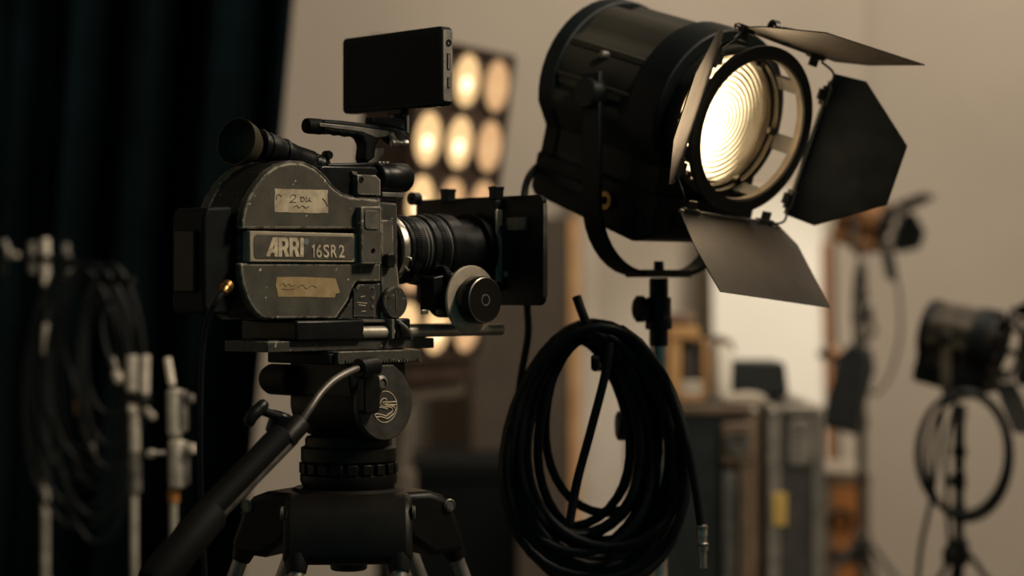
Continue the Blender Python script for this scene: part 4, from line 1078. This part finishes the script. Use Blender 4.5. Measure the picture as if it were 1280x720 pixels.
# open wooden box with dark gear
def gear_box():
    Y = 5.0; a = W(836, 424, Y); b = W(884, 500, Y); x0, x1, zt_ = a.x, b.x, a.z; z0 = Z1 - .0043
    t = thing('open_wooden_box', 'open orange wooden box full of dark gear on the black road case', 'box', ((x0+x1)/2, Y+.08, z0))
    m = MB(); y0, y1 = Y, Y+.20; w = .012
    m.box(x0, x0+.030, y0, y1, z0, zt_); m.box(x1-w, x1, y0, y1, z0, zt_); m.box(x0, x1, y1-w, y1, z0, zt_); m.box(x0, x1, y0, y1, z0, z0+w)
    m.build('box_wall', M['wood_pale'], t, .002)
    MB().box(x0-.002, x1-.02, y0-.004, y1, zt_, zt_+.030).build('box_lid', M['wood_pale'], t, .003)
    m = MB(); m.box(x0+.034, x1-.014, y0+.02, y1-.014, z0+.06, zt_-.01); m.build('foam_liner', M['case_black'], t)
    m = MB(); m.box(x0+.032, x1-w, y0+.002, y0+.014, z0+w, z0+.05); m.build('front_lip', M['pale'], t, .003)
    m = MB()
    for k in range(3): m.rod((x0+.042+.018*k, y0+.016, z0+.052), (x0+.042+.018*k, y0+.016, zt_-.02), .006)
    m.build('stored_rod', M['dull_steel'], t)
gear_box()
def canister():
    Y = 5.0; p = W(903, 498, Y)
    t = thing('pale_canister', 'pale rounded canister with a dark cap between the wooden box and black box', 'canister', (p.x, Y+.02, Z1-.0043))
    zt_ = W(0, 425, Y).z
    MB().lathe([(0, Z1-.0043), (.020, Z1-.0043), (.024, Z1+.01), (.025, Z1+.05), (.025, zt_-.03), (.020, zt_-.012), (0, zt_-.012)], (p.x, Y+.02, 0), (0, 0, 1), 28).build('body', M['cream'], t)
    MB().tube(smoothpath([(p.x-.026, Y+.02, zt_-.002), (p.x-.012, Y+.02, zt_+.005), (p.x+.018, Y+.02, zt_-.006), (p.x+.028, Y+.02, zt_-.030)], 5), .007, 10).build('spout', M['case_wood'], t)
    MB().rod((p.x, Y+.02, zt_-.014), (p.x, Y+.02, zt_-.002), .014).build('cap', M['case_wood'], t)
canister()
# tan rolled cloth on top of the wooden box
a = W(828, 414, 5.08); b = W(868, 412, 5.08)
zz = W(836, 424, 5.0).z + .0305
m = MB(); m.lathe([(0, 0), (.014, .004), (.017, .02), (.0165, .06), (.017, (b-a).length-.01), (.012, (b-a).length), (0, (b-a).length)], (a.x, 5.08, zz+.017), (1, 0, 0), 24)
tag(m.build('rolled_cloth', M['case_wood']), 'brown rolled cloth lying on the lid of the open wooden box', 'cloth')

# low black case under the lamp bank
a = W(470, 578, 5.75); b = W(648, 578, 5.75)
t = thing('low_black_trunk', 'low wide black trunk on the floor behind the tripod', 'trunk', ((a.x+b.x)/2, 5.95, 0))
MB().box(a.x, b.x, 5.75, 6.2, .03, a.z-.06).build('trunk_body', M['trunk_black'], t, .008)
MB().box(a.x-.006, b.x+.006, 5.744, 6.206, a.z-.06, a.z).build('trunk_lid', M['trunk_black'], t, .010)
m = MB()
for x in (a.x+.05, b.x-.05):
    for y in (5.80, 6.15): m.cyl((x, y, 0), (x, y, .03), .02)
m.build('trunk_foot', M['rubber'], t)

# ================================================================== SMALL LAMPS AT THE RIGHT
def small_lamp(name, label, ring_px, ring_py, Y, yaw, pitch, s, shell, fin, door, angles):
    F = Frame(W(ring_px, ring_py, Y), math.radians(yaw), math.radians(pitch))
    t = thing(name, label, 'film lamp', (0, 0, 0), F)
    bd_ = fresnel(t, False, shell, fin, door, False, angles, 1.35)
    pv = F.R @ Vector((-.20, 0, 0))                      # pivot offset, unscaled
    lt_ = Vector((math.cos(math.radians(yaw)+PI/2), math.sin(math.radians(yaw)+PI/2), 0)); fw = Vector((lt_.y, -lt_.x, 0)); Ri = F.R.transposed()
    hw_ = .134; zb__ = -.22
    P_ = [pv + lt_*-hw_ + Vector((0, 0, .03)), pv + lt_*-hw_ + Vector((0, 0, -.12))] + [pv + lt_*(-hw_ + .06*(1-math.cos(math.radians(a)))) + Vector((0, 0, zb__+.07-.07*math.sin(math.radians(a)))) for a in range(0, 91, 15)]
    P2 = [Vector((2*pv.x - p.x, 2*pv.y - p.y, p.z)) for p in P_][::-1]
    m = MB(); path = P_ + P2; rings = []
    for i, p in enumerate(path):
        a_ = path[max(0, i-1)]; b_ = path[min(len(path)-1, i+1)]; d_ = (b_-a_).normalized(); nn = d_.cross(fw).normalized()
        rings.append([m.bm.verts.new(Ri @ (p + fw*sx*.018 + nn*sy*.004)) for sx, sy in ((-1, -1), (1, -1), (1, 1), (-1, 1))])
    for r0, r1 in zip(rings, rings[1:]):
        for k in range(4): m.bm.faces.new((r0[k], r0[(k+1) % 4], r1[(k+1) % 4], r1[k]))
    m.bm.faces.new(rings[0][::-1]); m.bm.faces.new(rings[-1])
    yk_ = m.build('yoke', M['bank_stand'], t)
    for sg in (-1, 1): MB().rod(Ri @ (pv + lt_*sg*(hw_+.016)), Ri @ (pv + lt_*sg*(hw_-.012)), .022).build('tilt_lock', M['black_metal'], yk_)
    m = MB(); m.rod(Ri @ (pv + Vector((0, 0, pv.z*0 + zb__ - pv.z - .05))), Ri @ (pv + Vector((0, 0, zb__ - pv.z + .012))), .026); m.build('spigot', M['dull_steel'], yk_)
    t.scale = (s, s, s)
    foot = F.o + (pv + Vector((0, 0, zb__ - pv.z - .05)))*s
    return t, foot, F
l1, foot1, F1 = small_lamp('small_fresnel_lamp', 'small orange-brown lamp with dark barn doors, high on the stand by the plank', 1116, 284, 5.75, -28, 18, .48, 'amber', 'amber', 'lamp_black', (44, 60, 48, 64))
st1 = lamp_stand('slim_light_stand', 'slim grey stand carrying the small orange-brown lamp', foot1 - Vector((0, 0, .0005)), .0130, .68, .60, ('dark_stand', 'dark_stand'), (205, 325, 62), knobs=((-.12, .03, -.01, .012), (-.42, -.03, -.01, .013)))
def lead_of(lamp_, F, sc, pts, r):
    MB().tube([F.R.transposed() @ (p - F.o)/sc for p in smoothpath(pts, 7)], r/sc, 8).build('power_cord', M['cable'], lamp_)
lead_of(l1, F1, .48, [W(1076, 312, 5.73), W(1069, 350, 5.70), W(1066, 400, 5.68), W(1073, 450, 5.68), W(1090, 492, 5.68), W(1112, 470, 5.68), W(1125, 420, 5.68), W(1124, 370, 5.70), W(1116, 326, 5.73)], .0045)
l2, foot2, F2 = small_lamp('small_fresnel_lamp', 'dark olive lamp with black barn doors, low at the right edge of the picture', 1264, 436, 4.45, -33, 10, .60, 'lamp_black', 'dark_olive', 'lamp_black', (42, 56, 40, 62))
st2 = lamp_stand('light_stand', 'black stand carrying the dark olive lamp and its coiled cable', foot2 - Vector((0, 0, .0005)), .0105, .82, .62, ('black_metal', 'black_metal'), (215, 330, 90), knobs=((-.13, -.028, -.006, .012), (-.20, -.028, -.006, .012)))
# coil hung on that stand
def small_coil():
    pts = []; rnd = random.Random(3); Y = foot2.y - .15
    t = thing('looped_cable', 'loose coil of dark cable hanging on the stand of the dark olive lamp', 'cable', tuple(W(1205, 664, Y)))
    L = [(1204, 54, 492, 640, 0), (1206, 58, 488, 646, 3), (1209, 50, 494, 655, 4), (1203, 56, 490, 642, -2)]
    n = 32
    for i in range(len(L)*n):
        k = i/n; a = int(k); b = min(a+1, len(L)-1); f = k-a; s = f*f*(3-2*f); g = [L[a][q]*(1-s)+L[b][q]*s for q in range(5)]
        th = 2*PI*f; up = (1-math.cos(th))/2
        pts.append(W(g[0]+g[1]*math.sin(th)+g[4]*up, g[2]+(g[3]-g[2])*up, Y - .008*a))
    pts += smoothpath([W(1180, 500, Y-.03), W(1172, 560, Y-.035), W(1165, 620, Y-.035), W(1152, 680, Y-.035), W(1146, 740, Y-.035)], 5)
    MB().tube(pts, .0054, 8).build('cable', M['cable'], t, ang=80)
    MB().tube(smoothpath([W(1196, 496, Y-.03), W(1183, 560, Y-.03), W(1184, 630, Y-.03), W(1187, 685, Y-.03)], 6), .0050, 8).build('cable_tail', M['cable'], t)
    a = W(1187, 682, Y-.03); b = W(1187, 706, Y-.03)
    MB().lathe([(0, 0), (.008, 0), (.015, .010), (.015, (b-a).length-.006), (.010, (b-a).length), (0, (b-a).length)], a, b-a, 16).build('plug', M['rubber'], t)
small_coil()
# dark hooded lamp head clipped to the plank
def clip_lamp():
    Y = 5.55; c_ = W(1062, 482, Y)
    t = thing('clip_lamp', 'small dark hooded lamp clamped upright beside the wooden plank', 'film lamp', tuple(W(1070, 540, Y)))
    R = Matrix.Rotation(math.radians(14), 3, 'Y') @ Matrix.Rotation(math.radians(-25), 3, 'Z')
    m = MB(); P_ = lambda v: c_ + R @ Vector(v)
    m.poly_prism([(-.045, -.115), (.045, -.115), (.050, .06), (.028, .11), (-.022, .11), (-.042, .06)], lambda p: P_((p[0], -.035, p[1])), lambda p: P_((p[0], .035, p[1])))
    b_ = m.build('lamp_shell', M['case_black'], t, .006)
    m = MB(); m.poly_prism([(-.055, -.125), (.055, -.125), (.052, -.105), (-.052, -.105)], lambda p: P_((p[0], -.045, p[1])), lambda p: P_((p[0], .045, p[1]))); m.build('front_hood', M['lamp_black'], b_, .002)
    m = MB(); m.rod(P_((-.05, 0, .065)), P_((-.075, 0, .080)), .022); m.build('amber_knob', M['amber'], b_)
    m = MB(); m.rod(P_((-.070, 0, .085)), P_((-.105, .01, .060)), .012); m.build('clamp_jaw', M['dull_steel'], b_)
    m = MB(); m.tube(smoothpath([P_((.0, 0, .108)), P_((.03, 0, .16)), W(1084, 395, 5.5), W(1090, 380, 5.4)], 6), .007, 10); m.build('gooseneck', M['dull_steel'], b_)
clip_lamp()

# ================================================================== GRIP STANDS IN THE DARK AT THE LEFT
def grip_stand(name, label, px, Y, ztop_py, r, pieces, band=None, sleeves=(), azs=(25, 145, 265), lh=.15):
    p = W(px, ztop_py, Y)
    t = thing(name, label, 'grip stand', (p.x, p.y, 0), group='grip stands by the black drape')
    MB().rod((p.x, p.y, .30), (p.x, p.y, p.z), r, .001, 20).build('pole', M['alu_pale'], t)
    MB().rod((p.x, p.y, lh-.05), (p.x, p.y, .62), r*1.5, .001, 20).build('base_tube', M['dull_steel'], t)
    for az in azs:
        a = math.radians(az); u = Vector((math.cos(a), math.sin(a), 0))
        MB().tube(smoothpath([Vector((p.x, p.y, lh+.02)) + u*r, Vector((p.x, p.y, lh)) + u*.03, Vector((p.x, p.y, lh-.01)) + u*.26, Vector((p.x, p.y, lh*.5)) + u*.30, Vector((p.x, p.y, .012)) + u*.31], 4), .009, 12).build('leg', M['dull_steel'], t)
    for y0, y1 in sleeves:
        MB().rod((p.x, p.y, W(0, y1, Y).z), (p.x, p.y, W(0, y0, Y).z), r*1.5, .002, 20).build('black_sleeve', M['black_matte'], t)
    for nm, mt, a, b, rr in pieces:
        MB().rod(W(a[0], a[1], Y-.01), W(b[0], b[1], Y-.01 - .02*(abs(a[1]-b[1]) < 12)), rr, min(.004, rr*.3), 20).build(nm, M[mt], t)
    if band:
        MB().rod((p.x, p.y, W(0, band[1], Y).z), (p.x, p.y, W(0, band[0], Y).z), r*1.45, .001, 20).build('orange_band', M['orange_band'], t)
    return t
grip_stand('grip_stand', 'left grip stand of three, taller, half hidden by black cables', 57, 4.62, 300, .0074,
    [('grip_jaw', 'bare_alloy', (57, 298), (58, 357), .0095), ('grip_jaw', 'dull_steel', (40, 302), (41, 343), .010), ('grip_jaw', 'dull_steel', (82, 304), (86, 342), .0085),
     ('tee_handle', 'dull_steel', (4, 300), (12, 318), .008), ('clamp_screw', 'alu_pale', (10, 319), (22, 319), .0075), ('tee_handle', 'black_metal', (6, 322), (2, 345), .010), ('clamp_bar', 'black_metal', (20, 322), (90, 324), .008)],
    sleeves=((358, 404), (442, 600)), azs=(60, 180, 300), lh=.30)
grip_stand('grip_stand', 'middle grip stand of three, with two upright clamp jaws on top', 168, 4.0, 500, .0065,
    [('grip_jaw', 'alu_pale', (165, 444), (165, 490), .0115), ('grip_jaw', 'bare_alloy', (182, 444), (181, 496), .0085), ('clamp_screw', 'dull_steel', (146, 466), (140, 446), .007), ('clamp_knob', 'alu_pale', (145, 466), (149, 476), .010),
     ('clamp_screw', 'alu_pale', (182, 512), (192, 522), .007), ('knuckle', 'bare_alloy', (165, 505), (166, 516), .009), ('knuckle', 'alu_pale', (168, 522), (169, 566), .0100), ('knuckle', 'dull_steel', (168, 570), (170, 616), .0115), ('clamp_head', 'black_metal', (160, 498), (186, 499), .012)], azs=(100, 220, 340), lh=.20)
grip_stand('grip_stand', 'right grip stand of three, with stacked silver knuckles and an orange band', 217, 3.62, 490, .0066,
    [('spigot', 'bare_alloy', (209, 447), (215, 482), .0070), ('knuckle', 'alu_pale', (218, 486), (219, 545), .0140), ('side_knuckle', 'dull_steel', (226, 488), (227, 540), .012), ('clamp_knob', 'dull_steel', (228, 498), (241, 498), .008),
     ('knuckle', 'alu_pale', (221, 550), (222, 610), .0150), ('side_knuckle', 'dull_steel', (230, 552), (230, 606), .010), ('clamp_knob', 'alu_pale', (230, 561), (243, 561), .009), ('clamp_screw', 'dull_steel', (208, 566), (186, 567), .005), ('screw_tip', 'alu_pale', (192, 567), (186, 567), .008)],
    band=(612, 628), azs=(20, 140, 260), lh=.11)
# cables on an arm between the stands
def dark_cables():
    Y = 4.30
    t = thing('cable_rack_arm', 'short dark arm between the grip stands holding hung cables', 'rod', tuple(W(120, 352, Y)))
    MB().rod(W(68, 349, 4.52), W(166, 352, 4.04), .008).build('arm_rod', M['black_metal'], t)
    MB().rod(W(66, 349, 4.53), W(74, 349, 4.49), .012).build('arm_clamp', M['dull_steel'], t)
    rnd = random.Random(5)
    specs = [('hank of dark cable hanging furthest left on the dark arm', 92, 100, 60, 0), ('long hank of dark cable in the middle of the dark arm', 112, 122, 52, 1), ('loose hank of dark cable hanging furthest right on the dark arm', 138, 140, 40, 2)]
    for lab, px, cx, rx, i in specs:
        L = 4 if i < 2 else 3; pts = []; n = 28
        bots = [[560, 600, 640, 665], [610, 680, 650, 590], [520, 560, 590]][i]
        for k in range(L*n):
            q = k/n; a_ = int(q); f = q-a_; th = 2*PI*f; up = (1-math.cos(th))/2
            b_ = bots[a_]
            pts.append(W(px + (cx-px)*up + (rx*(.75+.25*up**.7)+6)*math.sin(th)*(.8+.1*a_), 333 - a_*1.5 + (b_-333)*up, Y + .10 - .105*i - .008*a_))
        tt = thing('cable_hank', lab, 'cable', tuple(W(cx, max(bots), Y)), group='cables hanging by the grip stands')
        MB().tube(pts, .0050, 8).build('cable', M['cable_grey'], tt, ang=80)
        ends = [[(86, 370), (78, 430), (90, 470), (97, 502)], [(122, 370), (108, 430), (112, 500), (114, 556)], [(140, 370), (128, 400), (134, 440), (145, 455)]][i]
        yy = Y + .06 - .105*i
        MB().tube(smoothpath([W(a1, b1, yy) for a1, b1 in ends], 6), .0048, 8).build('cable_tail', M['cable_grey'], tt)
        e = ends[-1]
        if i < 2:
            MB().rod(W(e[0], e[1]-3, yy), W(e[0]+2, e[1]+16 if i == 0 else e[1]+12, yy), .0070, .001, 14).build('connector', M['brass'] if i == 0 else M['steel'], tt)
dark_cables()

# ================================================================== LIGHT
def look(o, target):
    d = Vector(target) - Vector(o.location); o.rotation_euler = d.to_track_quat('-Z', 'Y').to_euler()
def area(name, loc, target, size, power, col, size_y=None):
    l = bpy.data.lights.new(name, 'AREA'); l.energy = power; l.color = col; l.size = size
    if size_y: l.shape = 'RECTANGLE'; l.size_y = size_y
    o = bpy.data.objects.new(name, l); C.objects.link(o); o.location = loc; look(o, target); return o
area('wall_wash_light', (1.5, 4.4, 3.95), (.5, 7.2, 2.1), 1.4, 88, (1.0, .85, .69))
area('key_light', (2.3, 2.15, 3.95), (-.15, 2.65, 1.40), .6, 88, (1.0, .83, .62))
s = bpy.data.lights.new('added_board_spot', 'SPOT'); s.energy = 165; s.color = (1, .92, .80); s.spot_size = math.radians(17); s.spot_blend = .5; s.shadow_soft_size = .1  # unseen spot, added to brighten the cream board
so = bpy.data.objects.new('added_board_spot', s); C.objects.link(so); so.location = (1.75, 4.6, 3.4); look(so, (.83, 6.85, 1.25))
k = bpy.data.lights.new('added_stand_spot', 'SPOT'); k.energy = 115; k.color = (1, .84, .62); k.spot_size = math.radians(20); k.spot_blend = .6; k.shadow_soft_size = .08  # out-of-frame spot added to lift the grip stands at the left
ko = bpy.data.objects.new('added_stand_spot', k); C.objects.link(ko); ko.location = (.95, 1.2, 2.6); look(ko, (-.82, 4.1, 1.33))
p = bpy.data.lights.new('fresnel_bulb_light', 'POINT'); p.energy = 1.9; p.color = (1, .80, .52); p.shadow_soft_size = .02
po = bpy.data.objects.new('fresnel_bulb_light', p); C.objects.link(po); po.location = LF.o + LF.R @ Vector((-.155, -.012, -.026))
sp_ = bpy.data.lights.new('fresnel_beam', 'SPOT'); sp_.energy = 2.6; sp_.color = (1, .70, .40); sp_.spot_size = math.radians(176); sp_.spot_blend = .15; sp_.shadow_soft_size = .08
spo = bpy.data.objects.new('fresnel_beam', sp_); C.objects.link(spo); spo.location = LF.o + LF.R @ Vector((-.020, 0, 0)); look(spo, LF.o + LF.R @ Vector((1, 0, 0)))

w = bpy.data.worlds.new('World'); SC.world = w; w.use_nodes = True
bg = w.node_tree.nodes['Background']; bg.inputs['Color'].default_value = (.12, .9, .95, 1); bg.inputs['Strength'].default_value = .055

# ================================================================== CAMERA
cd = bpy.data.cameras.new('camera'); cd.sensor_width = 36; cd.lens = 36*FPX/1280; cd.clip_end = 60
co = bpy.data.objects.new('camera', cd); C.objects.link(co); co.location = (0, 0, EYE); co.rotation_euler = (PI/2, 0, 0)
cd.dof.use_dof = True; cd.dof.focus_distance = 2.60; cd.dof.aperture_fstop = cd.lens/1000/.035; cd.dof.aperture_blades = 0
SC.camera = co
SC.view_settings.view_transform = 'Standard'; SC.view_settings.look = 'None'; SC.view_settings.gamma = 1.0; SC.view_settings.exposure = 0.0
SC.view_settings.use_curve_mapping = False
SC.cycles.use_denoising = True
SC.cycles.max_bounces = 8; SC.cycles.sample_clamp_indirect = 4
